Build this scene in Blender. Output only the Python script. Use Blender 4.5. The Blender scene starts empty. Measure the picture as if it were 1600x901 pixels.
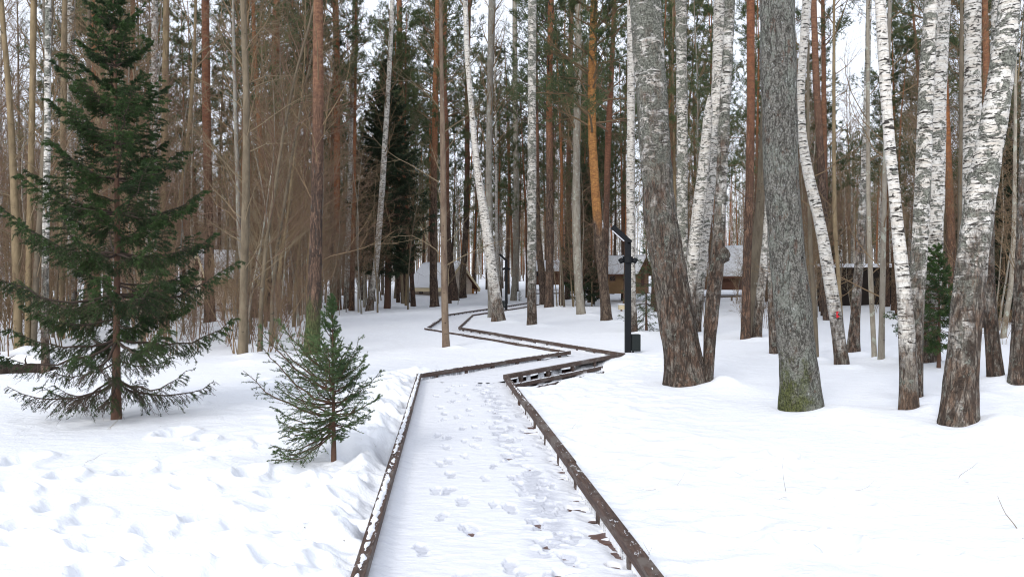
import bpy, math
import numpy as np
from math import radians as RAD

rng = np.random.default_rng(20)
sc = bpy.context.scene
COL = sc.collection
F, CX, HY, EYE = 1256.0, 800.0, 445.0, 1.6

# ------------------------------------------------------------------ noise
def _h(i, j, k, seed):
    n = (i.astype(np.int64) * 374761393 + j.astype(np.int64) * 668265263 + k.astype(np.int64) * 2147483647 + seed * 974711) & 0xffffffff
    n = ((n ^ (n >> 13)) * 1274126177) & 0xffffffff
    n = n ^ (n >> 16)
    return (n & 0xffff) / 65535.0

def vnoise(x, y, z=None, seed=0):
    x = np.asarray(x, float); y = np.asarray(y, float)
    z = np.zeros_like(x) if z is None else np.asarray(z, float)
    xi, yi, zi = np.floor(x), np.floor(y), np.floor(z)
    fx, fy, fz = x - xi, y - yi, z - zi
    fx, fy, fz = (f * f * (3 - 2 * f) for f in (fx, fy, fz))
    r = 0
    for a in (0, 1):
        for b in (0, 1):
            for c in (0, 1):
                w = (fx if a else 1 - fx) * (fy if b else 1 - fy) * (fz if c else 1 - fz)
                r = r + w * _h(xi + a, yi + b, zi + c, seed)
    return r

def fbm(x, y, o=3, seed=0):
    r, a, t = 0, 1.0, 0
    for k in range(o):
        r = r + a * vnoise(x * 2 ** k + 17.3 * k, y * 2 ** k - 9.1 * k, seed=seed + k); t += a; a *= .5
    return r / t

def sstep(a, b, x):
    t = np.clip((x - a) / (b - a), 0, 1)
    return t * t * (3 - 2 * t)

def nrm(v):
    return v / np.maximum(np.linalg.norm(v, axis=-1, keepdims=True), 1e-9)

# ------------------------------------------------------------------ mesh builder
class MB:
    def __init__(s):
        s.v, s.f, s.n = [], [], 0
    def add(s, V, faces, m=0):                 # faces: (n, 3 or 4) int array
        V = np.asarray(V, float).reshape(-1, 3); faces = np.asarray(faces, int)
        s.f.append((faces + s.n, m)); s.v.append(V); s.n += len(V)
    def tubes(s, P, R, sides=3, m=0, cap=False):
        P = np.asarray(P, float); R = np.asarray(R, float)
        if P.ndim == 2: P = P[None]; R = R[None]
        N, k, _ = P.shape
        if N == 0: return
        T = nrm(np.gradient(P, axis=1))
        D = nrm(P[:, -1] - P[:, 0])
        ref = np.where(np.abs(D[:, 2:3]) > .75, np.array([[1., 0.03, 0.]]), np.array([[0., 0., 1.]]))[:, None, :]
        u = nrm(np.cross(T, ref)); w = np.cross(T, u)
        a = np.arange(sides) * 2 * math.pi / sides
        ring = P[:, :, None] + R[:, :, None, None] * (np.cos(a)[None, None, :, None] * u[:, :, None] + np.sin(a)[None, None, :, None] * w[:, :, None])
        base = (np.arange(N) * k * sides)[:, None, None] + (np.arange(k - 1) * sides)[None, :, None]
        j = np.arange(sides)[None, None, :]; j2 = (j + 1) % sides
        q = np.stack([base + j, base + j2, base + sides + j2, base + sides + j], -1).reshape(-1, 4)
        s.add(ring.reshape(-1, 3), q, m)
        if cap:
            for n in range(N):
                o = s.n - N * k * sides + n * k * sides
                for e, rev in ((0, True), (k - 1, False)):
                    idx = list(range(o + e * sides, o + e * sides + sides))
                    s.f.append((np.array([idx[::-1] if rev else idx]), m))
    def tris(s, V, m=0):
        n = len(V)
        if n: s.add(V.reshape(-1, 3), np.arange(n * 3).reshape(-1, 3), m)
    def box(s, c, size, rot=None, m=0):
        h = np.array(size) / 2
        V = np.array([[x, y, z] for x in (-1, 1) for y in (-1, 1) for z in (-1, 1)]) * h
        if rot is not None: V = V @ np.asarray(rot).T
        s.add(V + np.array(c), [[0, 1, 3, 2], [4, 6, 7, 5], [0, 4, 5, 1], [2, 3, 7, 6], [0, 2, 6, 4], [1, 5, 7, 3]], m)
    def build(s, name, mats, parent=None, smooth=True, bevel=0):
        me = bpy.data.meshes.new(name)
        V = np.concatenate(s.v)
        me.vertices.add(len(V)); me.vertices.foreach_set('co', V.astype(np.float32).ravel())
        lv = np.concatenate([f.ravel() for f, m in s.f]); ct = np.concatenate([np.full(len(f), f.shape[1]) for f, m in s.f])
        mi = np.concatenate([np.full(len(f), m) for f, m in s.f])
        st = np.concatenate([[0], np.cumsum(ct)[:-1]])
        me.loops.add(len(lv)); me.loops.foreach_set('vertex_index', lv.astype(np.int32))
        me.polygons.add(len(ct)); me.polygons.foreach_set('loop_start', st.astype(np.int32)); me.polygons.foreach_set('loop_total', ct.astype(np.int32))
        me.polygons.foreach_set('material_index', mi.astype(np.int32))
        me.polygons.foreach_set('use_smooth', np.full(len(ct), smooth))
        for m in (mats if isinstance(mats, (list, tuple)) else [mats]): me.materials.append(m)
        me.update(); me.validate()
        return link(name, me, parent, bevel)

def link(name, data, parent=None, bevel=0):
    o = bpy.data.objects.new(name, data); COL.objects.link(o)
    if parent: o.parent = parent
    if bevel:
        b = o.modifiers.new('bevel', 'BEVEL'); b.width = bevel; b.segments = 2; b.limit_method = 'ANGLE'
    return o

def tag(o, label=None, cat=None, group=None, kind=None):
    for k, v in (('label', label), ('category', cat), ('group', group), ('kind', kind)):
        if v: o[k] = v
    return o

def thing(name, label, cat, loc=(0, 0, 0), rz=0, group=None):
    o = link(name, None); o.location = loc; o.rotation_euler = (0, 0, rz)
    return tag(o, label, cat, group)

# ------------------------------------------------------------------ materials
class NT:
    shift = True
    def __init__(s, name):
        s.m = bpy.data.materials.new(name); s.m.use_nodes = True
        s.t = s.m.node_tree; s.t.nodes.clear()
        s.out = s.n('ShaderNodeOutputMaterial'); s.b = s.n('ShaderNodeBsdfPrincipled')
        s.t.links.new(s.b.outputs[0], s.out.inputs[0]); s.tc = s.n('ShaderNodeTexCoord')
    def n(s, t, **kw):
        n = s.t.nodes.new(t)
        for k, v in kw.items(): setattr(n, k, v)
        return n
    def set(s, sock, v):
        if hasattr(v, 'is_linked') or isinstance(v, bpy.types.NodeSocket): s.t.links.new(v, sock)
        elif isinstance(v, (tuple, list)) and len(v) == 3 and sock.type == 'RGBA': sock.default_value = (*v, 1)
        else: sock.default_value = v
    def coord(s, scale=(1, 1, 1), src='Object'):
        m = s.n('ShaderNodeMapping'); s.t.links.new(s.tc.outputs[src], m.inputs[0]); m.inputs['Scale'].default_value = scale
        if src == 'Object' and s.shift: s.t.links.new(s.math('MULTIPLY', s.rand(), 61.), m.inputs['Location'])
        return m.outputs[0]
    def noise(s, scale=(1, 1, 1), detail=3, rough=.55, dist=0, src='Object', scl=1):
        n = s.n('ShaderNodeTexNoise'); s.t.links.new(s.coord(scale, src), n.inputs['Vector'])
        n.inputs['Scale'].default_value = scl; n.inputs['Detail'].default_value = detail; n.inputs['Roughness'].default_value = rough; n.inputs['Distortion'].default_value = dist
        return n.outputs[0]
    def voro(s, scale, feature='DISTANCE_TO_EDGE', src='Object', vec=None):
        n = s.n('ShaderNodeTexVoronoi'); n.feature = feature; s.t.links.new(vec or s.coord(scale, src), n.inputs['Vector']); n.inputs['Scale'].default_value = 1
        return n.outputs['Distance']
    def mr(s, v, a, b, c=0., d=1., smooth=True):
        n = s.n('ShaderNodeMapRange'); n.interpolation_type = 'SMOOTHSTEP' if smooth else 'LINEAR'
        s.set(n.inputs[0], v); s.set(n.inputs[1], a); s.set(n.inputs[2], b); n.inputs[3].default_value = c; n.inputs[4].default_value = d
        return n.outputs[0]
    def math(s, op, a, b=0.):
        n = s.n('ShaderNodeMath', operation=op); s.set(n.inputs[0], a); s.set(n.inputs[1], b); return n.outputs[0]
    def mix(s, f, a, b):
        n = s.n('ShaderNodeMix', data_type='RGBA'); s.set(n.inputs[0], f); s.set(n.inputs[6], a); s.set(n.inputs[7], b); return n.outputs[2]
    def z(s, src='Object', i=2):
        n = s.n('ShaderNodeSeparateXYZ'); s.t.links.new(s.tc.outputs[src], n.inputs[0]); return n.outputs[i]
    def rand(s):
        return s.n('ShaderNodeObjectInfo').outputs['Random']
    def hsv(s, col, h=.5, sa=1., v=1.):
        n = s.n('ShaderNodeHueSaturation'); s.set(n.inputs[0], h); s.set(n.inputs[1], sa); s.set(n.inputs[2], v); s.set(n.inputs[4], col); return n.outputs[0]
    def bump(s, h, strength=.5, dist=.02):
        n = s.n('ShaderNodeBump'); s.set(n.inputs['Height'], h); n.inputs['Strength'].default_value = strength; n.inputs['Distance'].default_value = dist
        s.t.links.new(n.outputs[0], s.b.inputs['Normal'])
    def done(s, col, rough=.9, spec=.2):
        s.set(s.b.inputs['Base Color'], col); s.set(s.b.inputs['Roughness'], rough); s.b.inputs['Specular IOR Level'].default_value = spec
        return s.m

def plates(t, kx=14, kz=5):
    """Furrowed bark: 0 in the furrows, 1 on the plates, with a fine second grain."""
    a = t.math('ABSOLUTE', t.math('SUBTRACT', t.noise((kx * .55, kx * .55, kz * .36), 4, .62, .5), .5))
    b = t.math('ABSOLUTE', t.math('SUBTRACT', t.noise((kx * 1.5, kx * 1.5, kz * 1.1), 3, .6, .3), .5))
    d = t.math('MULTIPLY', t.mr(a, 0, .075), t.mr(b, 0, .07, .35, 1))
    return t.math('MULTIPLY', d, t.mr(t.noise((70, 70, 26), 4, .7), .25, .7, .45, 1))

def birch_mat(name, base_h=1.2, lichen=.5, dark=.60, white=(.60, .585, .55), brown=(.22, .148, .105)):
    t = NT(name)
    z = t.z()
    marks = t.mr(t.noise((7, 7, 34), 4, .62, .6), dark, dark + .05)
    big = t.mr(t.noise((4, 4, 5.5), 3, .6, 1.2), .60, .66)
    knots = t.math('MULTIPLY', big, t.mr(t.noise((20, 20, 26), 3), .45, .6))
    lic = t.mr(t.noise((3.4, 3.4, 4.6), 6, .74, 1.1), 1 - lichen, 1.03 - lichen)
    peel = t.noise((3, 3, 30), 4, .6)
    wcol = t.mix(t.mr(peel, .35, .7), white, tuple(c * f for c, f in zip(white, (.78, .72, .66))))
    wcol = t.mix(t.mr(t.noise((24, 24, 30), 4, .75), .50, .62, 0, .7), wcol, (.30, .29, .26))
    col = t.mix(marks, wcol, (.045, .04, .036))
    col = t.mix(knots, col, (.03, .026, .022))
    lcol = t.mix(t.mr(t.noise((38, 38, 38), 4, .75), .36, .64), (.07, .07, .058), (.29, .295, .25))
    col = t.mix(lic, col, lcol)
    pl = plates(t, 16, 5)
    rough = t.mix(pl, (.045, .033, .026), t.mix(t.mr(t.noise((8, 8, 4), 4, .7), .42, .6), brown, (.36, .32, .27)))
    rough = t.mix(t.mr(t.noise((7, 7, 5), 4, .7), .58, .66), rough, lcol)
    m = t.mr(t.math('ADD', z, t.math('MULTIPLY', t.math('SUBTRACT', t.noise((5, 5, 2.2), 6, .78), .5), base_h * 4.2 + .8)), base_h * .35, base_h * 1.7 + .1)
    col = t.mix(m, rough, col)
    h = t.mix(m, pl, t.math('SUBTRACT', 1., t.math('MULTIPLY', marks, .5)))
    t.bump(t.math('ADD', h, t.math('MULTIPLY', lic, t.noise((50, 50, 50), 3, .7))), 1., .03)
    return t.done(t.hsv(col, .5, 1., t.mr(t.rand(), 0, 1, .85, 1.08)))

def pine_mat(name, zlo=3., zhi=9., low=(.19, .12, .08), top=(.36, .155, .062), moss=0., kx=13):
    t = NT(name)
    z = t.math('ADD', t.z(), t.math('MULTIPLY', t.math('SUBTRACT', t.rand(), .5), 4.))
    pl = plates(t, kx, 4.5)
    z = t.math('ADD', z, t.math('MULTIPLY', t.math('SUBTRACT', t.noise((3, 3, .9), 3, .6), .5), 3.))
    m = t.mr(z, zlo, zhi)
    lo = t.mix(t.mr(t.noise((6, 6, 3), 4, .7), .4, .65), low, tuple(c * 1.7 for c in low))
    lo = t.mix(t.mr(t.noise((9, 9, 5), 4, .7), .60, .68), lo, (.21, .215, .19))
    hi = t.mix(t.mr(t.noise((7, 7, 14), 4, .65), .38, .62), top, (top[0] * .55, top[1] * .52, top[2] * .62))
    furrow = t.mix(m, (.045, .032, .026), (.12, .05, .026))
    col = t.mix(t.math('MAXIMUM', pl, t.math('MULTIPLY', m, .55)), furrow, t.mix(m, lo, hi))
    if moss:
        mm = t.mr(t.math('ADD', t.z(), t.math('MULTIPLY', t.math('SUBTRACT', t.noise((5, 5, 2), 5, .7), .5), 2.2)), moss * .6, moss * 1.2, 1, 0)
        col = t.mix(mm, col, t.mix(t.mr(t.noise((30, 30, 14), 4, .7), .35, .65), (.042, .052, .018), (.125, .145, .05)))
    t.bump(t.mix(m, pl, t.math('MULTIPLY', pl, .5)), 1., .035)
    return t.done(t.hsv(col, .5, t.mr(t.rand(), 0, 1, .8, 1.05), t.mr(t.rand(), 0, 1, .8, 1.15)))

def smooth_bark(name, a, b, lichen=.35, spots=True):
    t = NT(name)
    col = t.mix(t.mr(t.noise((9, 9, 2.5), 5, .65), .3, .7), a, b)
    col = t.mix(t.mr(t.noise((6, 6, 4), 5, .7), 1 - lichen, 1.06 - lichen), col, (.30, .31, .26))
    if spots:
        col = t.mix(t.mr(t.noise((9, 9, 22), 3, .6), .66, .70), col, tuple(c * .28 for c in a))
    t.bump(t.noise((30, 30, 12), 4, .7), .5, .012)
    return t.done(t.hsv(col, .5, t.mr(t.rand(), 0, 1, .75, 1.05), t.mr(t.rand(), 0, 1, .75, 1.15)))

def lichen_bark(name):
    t = NT(name)
    pl = plates(t, 20, 10)
    sp = t.noise((48, 48, 40), 5, .8)
    col = t.mix(t.mr(sp, .40, .60), (.10, .093, .078), (.36, .35, .315))
    col = t.mix(t.mr(t.noise((4, 4, 2.2), 6, .75), .50, .56), col, t.mix(t.mr(sp, .40, .58), (.17, .175, .145), (.35, .36, .32)))
    col = t.mix(t.mr(t.noise((9, 9, 4), 6, .75), .57, .63), col, t.mix(sp, (.10, .068, .05), (.25, .185, .15)))
    col = t.mix(t.mr(t.noise((22, 22, 17), 5, .75), .62, .65), col, (.62, .63, .62))
    col = t.mix(t.mr(t.noise((5, 5, 6), 5, .7), .67, .69), col, (.02, .018, .015))
    col = t.mix(t.mr(pl, 0, .3, .75, 0), col, (.03, .027, .022))
    mm = t.math('MULTIPLY', t.mr(t.math('ADD', t.z(), t.math('MULTIPLY', t.math('SUBTRACT', t.noise((8, 8, 5), 6, .8), .5), 2.8)), .10, .75, .9, 0),
                t.mr(t.math('ADD', t.z(i=0), t.math('MULTIPLY', t.math('SUBTRACT', t.noise((6, 6, 6), 4, .7), .5), .7)), -.14, .10, 1, .12))
    col = t.mix(mm, col, t.mix(t.mr(sp, .38, .62), (.028, .032, .012), (.16, .18, .05)))
    t.bump(t.math('ADD', pl, t.math('MULTIPLY', sp, 1.5)), 1., .03)
    return t.done(col)

def plain(name, col, rough=.9, var=.25, scale=8, spec=.2, bump=0):
    t = NT(name)
    n = t.noise((scale,) * 3, 4, .65)
    c = t.mix(n, tuple(x * (1 - var) for x in col), tuple(x * (1 + var) for x in col))
    if bump: t.bump(t.noise((scale * 4,) * 3, 4, .7), bump, .01)
    return t.done(t.hsv(c, .5, 1., t.mr(t.rand(), 0, 1, .82, 1.14)), rough, spec)

def needle_mat(name, a, b):
    t = NT(name)
    c = t.mix(t.mr(t.noise((2.2, 2.2, 2.2), 3, .6), .35, .65), a, b)
    c = t.mix(t.mr(t.noise((14, 14, 14), 2, .6), .55, .75), c, tuple(x * 1.5 for x in b))
    return t.done(t.hsv(c, .5, 1., t.mr(t.rand(), 0, 1, .8, 1.15)), .6, .25)

M = dict(
    birch=birch_mat('birch_bark', 1.3, .45, .56),
    birch_clean=birch_mat('birch_bark_white', .9, .38, .56, (.64, .625, .59)),
    birch_grey=birch_mat('birch_bark_lichen', 1.6, .50, .555, (.58,.565,.53)),
    birch_old=birch_mat('birch_bark_old', 2.9, .51, .55, (.60, .59, .56), (.25, .158, .112)),
    pine=pine_mat('pine_bark'), pine_red=pine_mat('pine_bark_red', 3., 9., (.18, .105, .068), (.31, .125, .058)),
    pine_low=pine_mat('pine_bark_high', 6., 13., (.17, .11, .076)),
    pine_moss=pine_mat('pine_bark_moss', 2.4, 6., (.19, .11, .07), (.33, .16, .075), 1.25),
    pine_gold=pine_mat('pine_bark_orange', 4.2, 5.6, (.17, .125, .09), (.50, .25, .075)),
    spruce=plain('spruce_bark', (.105, .060, .042), .9, .4, 25, bump=.6),
    aspen=smooth_bark('aspen_bark', (.125, .094, .057), (.215, .165, .10), .32),
    grey=smooth_bark('grey_bark', (.17, .145, .115), (.27, .245, .20), .45),
    log=pine_mat('log_bark', 50., 60., (.07, .045, .034), kx=20), lichen=lichen_bark('lichen_bark'), brown=smooth_bark('brown_bark', (.13, .080, .052), (.24, .17, .105), .34),
    birch_furrow=birch_mat('birch_bark_furrowed', 3.2, .55, .55, (.58, .57, .54), (.25, .158, .112)),
    twig=plain('twig_bark', (.17, .118, .070)), twig_red=plain('twig_bark_red', (.175, .112, .078)),
    twig_tan=plain('twig_bark_tan', (.20, .155, .10)), twig_dark=plain('twig_bark_dark', (.075, .055, .045)),
    needle=needle_mat('spruce_needles', (.015, .034, .010), (.040, .076, .019)),
    needle_young=needle_mat('young_spruce_needles', (.034, .066, .026), (.085, .135, .050)),
    needle_dull=needle_mat('dull_spruce_needles', (.022, .036, .018), (.042, .062, .030)),  # duller green of the spruces farther back
    pine_needle=needle_mat('pine_needles', (.038, .062, .026), (.080, .105, .040)),
    black=plain('black_paint', (.008, .009, .011), .6, .15, 30, .15),
    box_grey=plain('grey_green_paint', (.016, .021, .021), .6, .15, 20, .2),
    cream=plain('cream_board', (.70, .60, .50), .8, .08, 3), yellow=plain('pale_yellow_board', (.64, .54, .36), .8, .08, 3),
    brownboard=plain('brown_board', (.13, .065, .045), .8, .25, 6), darkboard=plain('dark_board', (.022, .017, .015), .85, .3, 5),
    tanboard=plain('tan_board', (.27, .17, .09), .8, .2, 5), orange=plain('orange_board', (.50, .25, .10), .8, .1, 4),
    pane=plain('dark_pane', (.02, .022, .025), .15, .1, 4, .5),
)

def lens_mat():
    t = NT('lamp_lens'); return t.done((.75, .75, .8), .3, .5)
M['lens'] = lens_mat()

def wood_mat():
    t = NT('rail_wood')
    g = t.noise((40, 3, 60), 4, .7)
    c = t.mix(t.mr(g, .3, .7), (.036, .023, .019), (.100, .062, .047))
    c = t.mix(t.mr(t.noise((3, 2, 9), 4, .7), .5, .62), c, (.12, .10, .088))
    geo = t.n('ShaderNodeNewGeometry'); sep = t.n('ShaderNodeSeparateXYZ'); t.t.links.new(geo.outputs['Normal'], sep.inputs[0])
    frost = t.math('MULTIPLY', t.mr(sep.outputs[2], .7, .9), t.mr(t.noise((24, 9, 24), 4, .75), .60, .66))
    c = t.mix(t.math('MULTIPLY', frost, .8), c, (.72, .74, .78))
    t.bump(g, .4, .006)
    return t.done(c, .7, .3)
M['rail'] = wood_mat()

def plank_mat():
    t = NT('deck_wood')
    c = t.mix(t.mr(t.noise((5, 40, 5), 4, .7), .3, .7), (.055, .026, .02), (.16, .085, .066))
    t.bump(t.noise((10, 60, 10), 4, .7), .4, .006)
    return t.done(c, .45, .4)
M['plank'] = plank_mat()

def snow_mat(name, path=False):
    t = NT(name)
    c = (.79, .81, .85)
    # bits of bark and needles lying on the snow
    v = t.n('ShaderNodeTexVoronoi'); v.feature = 'F1'; t.t.links.new(t.coord((4.6, 4.6, 4.6)), v.inputs['Vector']); v.inputs['Scale'].default_value = 1
    sp = t.mr(v.outputs['Distance'], .018, .034, 1, 0)
    sep = t.n('ShaderNodeSeparateColor'); t.t.links.new(v.outputs['Color'], sep.inputs[0])
    sp = t.math('MULTIPLY', sp, t.mr(sep.outputs[0], .60, .62))
    c = t.mix(sp, c, (.10, .075, .055))
    if path:
        c = t.mix(1., c, (.72, .735, .775))
        at = t.n('ShaderNodeAttribute', attribute_name='ice')
        c = t.mix(t.math('MULTIPLY', at.outputs['Fac'], t.mr(t.noise((16, 30, 5), 4, .7), .32, .56, .35, 1)), c, (.47, .485, .54))
        c = t.mix(t.mr(t.noise((5, 22, 5), 4, .7), .50, .68, 0, .7), c, (.62, .635, .69))
        t.bump(t.math('ADD', t.noise((45, 90, 45), 4, .7), t.math('MULTIPLY', t.noise((9, 24, 9), 3, .7), 1.5)), .45, .008)
    else:
        t.bump(t.math('ADD', t.noise((26, 26, 26), 5, .7), t.math('MULTIPLY', t.noise((5, 7, 5), 4, .6), 2.5)), .6, .016)
    return t.done(c, .62, .25)
M['snow'] = snow_mat('snow'); M['path_snow'] = snow_mat('trodden_snow', True)

# ------------------------------------------------------------------ path outline and ground
PL = np.array([(-.2, -3), (-1.5, 13.0), (1.24, 17.5), (-2.9, 27.0), (-3.15, 39.6), (-.1, 57.0), (1.64, 68.)])
PR = np.array([(1.37, -3), (-.1, 12.9), (2.35, 17.0), (-1.8, 27.4), (-1.9, 38.8), (.7, 52.0), (3.0, 66.)])
POLY = np.concatenate([PL, PR[::-1]])

def seg_dist(x, y, A, B):
    d = B - A; L = d @ d
    t = np.clip(((x - A[0]) * d[0] + (y - A[1]) * d[1]) / L, 0, 1)
    return np.hypot(x - A[0] - t * d[0], y - A[1] - t * d[1]), t

def poly_dist(x, y, pts):
    r = np.full(np.shape(x), 1e9)
    for a, b in zip(pts[:-1], pts[1:]): r = np.minimum(r, seg_dist(x, y, a, b)[0])
    return r

def inside(x, y, poly=POLY):
    r = np.zeros(np.shape(x), bool)
    for a, b in zip(poly, np.roll(poly, -1, 0)):
        c = (a[1] > y) != (b[1] > y)
        with np.errstate(divide='ignore', invalid='ignore'):
            r ^= c & (x < (b[0] - a[0]) * (y - a[1]) / (b[1] - a[1] + 1e-12) + a[0])
    return r

PRINTS = []           # deep footprints in the snow beside the path: x, y, radius, depth, yaw
for px, py in [(43, 818), (57, 842), (235, 825), (246, 887), (160, 852), (85, 785), (135, 895), (205, 735), (280, 718), (310, 742), (350, 700), (300, 760), (20, 760), (100, 740), (390, 740), (440, 765),
               (1310, 845), (1225, 705), (1180, 720), (1330, 770), (1430, 850), (1260, 840)]:
    d = F * 1.5 / (py - HY); PRINTS.append(((px - CX) / F * d, d, .10, .10, rng.uniform(0, 3)))
for _ in range(34):
    y = rng.uniform(3.6, 13.); x = -0.08 * y - .7 - abs(rng.normal(0, 1.2)) - .15
    PRINTS.append((x, y, rng.uniform(.08, .15), rng.uniform(.03, .10), rng.uniform(-.6, .6)))
for _ in range(30):
    y = rng.uniform(5, 13.); x = -0.09 * y + 1.25 + abs(rng.normal(0, 1.3)) + .15
    PRINTS.append((x, y, rng.uniform(.08, .14), rng.uniform(.015, .04), rng.uniform(0, 3)))
MOUNDS = [(-5.05, 15.6, .5, .10)]

def Hbase(x, y):
    x = np.asarray(x, float); y = np.asarray(y, float)
    d = np.hypot(x, y)
    h = .03 * np.maximum(0, np.minimum(d, 170) - 52) * sstep(52, 80, d)
    h = h + .10 * (fbm(x / 4.2, y / 4.2, 2, 5) - .5) * sstep(2, 6, d) + .5 * (fbm(x / 17., y / 17., 2, 8) - .5) * sstep(16, 45, d)
    return h + .06

def H(x, y):
    x = np.asarray(x, float); y = np.asarray(y, float)
    h = Hbase(x, y)
    pd = poly_dist(x, y, np.concatenate([POLY, POLY[:1]]))
    ins = inside(x, y)
    h = .10 + (h - .10) * sstep(0, 2.2, pd)
    # trampled, shovelled bank beside the first stretch, on its left
    ld, lt = seg_dist(x, y, PL[0], PL[1])
    side = (x < -0.1 * y + .1)
    k = np.where(side, 1, 0) * sstep(1.25, .25, ld) + np.where(side, 1, 0) * .10 * sstep(3.5, 1., ld)
    l1 = np.abs(fbm(x / .55, y / .55, 3, 31) - .5) * 2
    l2 = fbm(x / .21, y / .21, 2, 41) - .5
    h = h + k * (.22 * (.34 - l1) + .13 * l2 + .03 + .07 * (.4 - np.abs(fbm(x / .17, y / .17, 2, 44) - .5) * 2) * sstep(1.0, .3, ld)) - np.where(side, 1, 0) * .13 * sstep(.30, .02, ld) * (.4 + 1.2 * vnoise(x / .3, y / .3, seed=3))
    k2 = np.where(side, 0, 1) * sstep(3.2, .3, poly_dist(x, y, PR[:3]))
    h = h + k2 * (.085 * (fbm(x / .42, y / .42, 4, 57) - .5) + .05 * (.3 - np.abs(fbm(x / .33, y / .33, 2, 77) - .5) * 2)) - k2 * .035 * sstep(1.2, .1, poly_dist(x, y, PR[:2]))
    h = h + .030 * (fbm(x / .8, y / .8, 3, 91) - .5) + .022 * (fbm(x / .15, y / .15, 2, 95) - .5) * sstep(.42, .62, vnoise(x / 1.3, y / 1.3, seed=97))
    # hollow under the outer edge of the second stretch
    sd, st = seg_dist(x, y, PR[1], PR[2])
    out = (x > PR[1, 0] + .12) & ((PR[2, 0] - PR[1, 0]) * (y - PR[1, 1]) - (PR[2, 1] - PR[1, 1]) * (x - PR[1, 0]) < 0)
    h = h - np.where(out, 1, 0) * .52 * sstep(.95, .30, sd) * sstep(.95, .35, st + .28 * (vnoise(x / .45, y / .45, seed=12) - .5)) * sstep(-.02, .05, st)
    for (a, b, r, dp, yaw) in PRINTS:
        near = (np.abs(x - a) < .6) & (np.abs(y - b) < .6)
        if np.any(near):
            xx, yy = x[near] - a if x.ndim else x - a, y[near] - b if y.ndim else y - b
            c, s = math.cos(yaw), math.sin(yaw)
            q = np.sqrt(((xx * c + yy * s) / r) ** 2 + ((-xx * s + yy * c) / (r * 1.7)) ** 2) + .35 * (vnoise(xx / .08 + a, yy / .08 + b, seed=4) - .5)
            dh = -dp * sstep(1.1, .5, q) + dp * .35 * np.exp(-((q - 1.45) / .3) ** 2)
            if x.ndim: h[near] += dh
            else: h = h + dh
    for (a, b, r, u) in MOUNDS:
        h = h + u * np.exp(-((x - a) ** 2 + (y - b) ** 2) / r ** 2)
    return np.where(ins & (pd > .02), np.minimum(h, -.34), h)

def gp(px, py):
    """Ground point seen at a pixel of the photograph: the sight line is followed until it meets the snow."""
    d = 2.5 * (160 / 2.5) ** np.linspace(0, 1, 1400); x = (px - CX) / F * d
    g = Hbase(x, d); i = int(np.argmax(EYE + (HY - py) / F * d <= g))
    return np.array([x[i], d[i], g[i]])

def at(px, py, d):
    return np.array([(px - CX) / F * d, d, EYE + (HY - py) / F * d])

# ------------------------------------------------------------------ branch growth (vectorised)
def sprout(P, R, n, t0, t1, L, ang, up=0., k=4, curl=.25, bend=0., rs=.55, rtip=.15, tl=0., lenpar=False, flat=0., rmax=9, r0=None):
    """n children on each of the parent paths P (N,k,3). L length, ang angle from the parent, up/bend pull towards +z (or down)."""
    N, kp, _ = P.shape
    if N == 0: return np.zeros((0, k, 3)), np.zeros((0, k))
    t = t0 + (t1 - t0) * (np.arange(n)[None] + rng.random((N, n))) / n
    s = t * (kp - 1); i = np.minimum(s.astype(int), kp - 2); f = (s - i)[..., None]
    rows = np.arange(N)[:, None]
    p0 = P[rows, i] * (1 - f) + P[rows, i + 1] * f
    T = nrm(P[rows, i + 1] - P[rows, i])
    r = R[rows, i] * (1 - f[..., 0]) + R[rows, i + 1] * f[..., 0]
    ref = np.where(np.abs(T[..., 2:3]) > .9, np.array([1., 0, 0]), np.array([0., 0, 1.]))
    u = nrm(np.cross(T, ref)); w = np.cross(u, T)
    ph = rng.random((N, n)) * 2 * math.pi + np.arange(n)[None] * 2.4
    side = np.cos(ph)[..., None] * u + (np.sin(ph) * (1 - flat))[..., None] * w
    a = ang * (.75 + .5 * rng.random((N, n)))[..., None]
    D = np.cos(a) * T + np.sin(a) * nrm(side)
    D[..., 2] += up; D = nrm(D)
    LL = L * (.6 + .8 * rng.random((N, n))) * (1 - tl * (t - t0) / max(t1 - t0, 1e-6))
    if lenpar: LL = LL * (np.linalg.norm(P[:, -1] - P[:, 0], axis=1))[:, None]
    pts = [p0]
    for q in range(1, k):
        D = nrm(D + rng.normal(0, curl, D.shape) + np.array([0, 0, bend]))
        pts.append(pts[-1] + D * (LL / (k - 1))[..., None])
    Q = np.stack(pts, 2).reshape(N * n, k, 3)
    rb = np.minimum(r * rs, rmax).reshape(-1) if r0 is None else np.full(N * n, r0)
    return Q, rb[:, None] * np.linspace(1, rtip, k)[None]

def blades(P, n, L, W, spread=.9, m=1, up=0., t0=0.):
    """n thin needle triangles on each path."""
    N, kp, _ = P.shape
    if N == 0: return np.zeros((0, 3, 3))
    t = t0 + (1 - t0) * rng.random((N, n)); s = t * (kp - 1); i = np.minimum(s.astype(int), kp - 2); f = (s - i)[..., None]
    rows = np.arange(N)[:, None]
    p = P[rows, i] * (1 - f) + P[rows, i + 1] * f
    T = nrm(P[rows, i + 1] - P[rows, i])
    D = nrm(T * (1 - spread * .55) + nrm(rng.normal(0, 1, T.shape)) * spread + np.array([0, 0, up]))
    W_ = nrm(np.cross(D, rng.normal(0, 1, D.shape)))
    LL = (L * (.7 + .6 * rng.random((N, n))))[..., None]
    return np.stack([p - W_ * W, p + W_ * W, p + D * LL], 2).reshape(-1, 3, 3)

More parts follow.
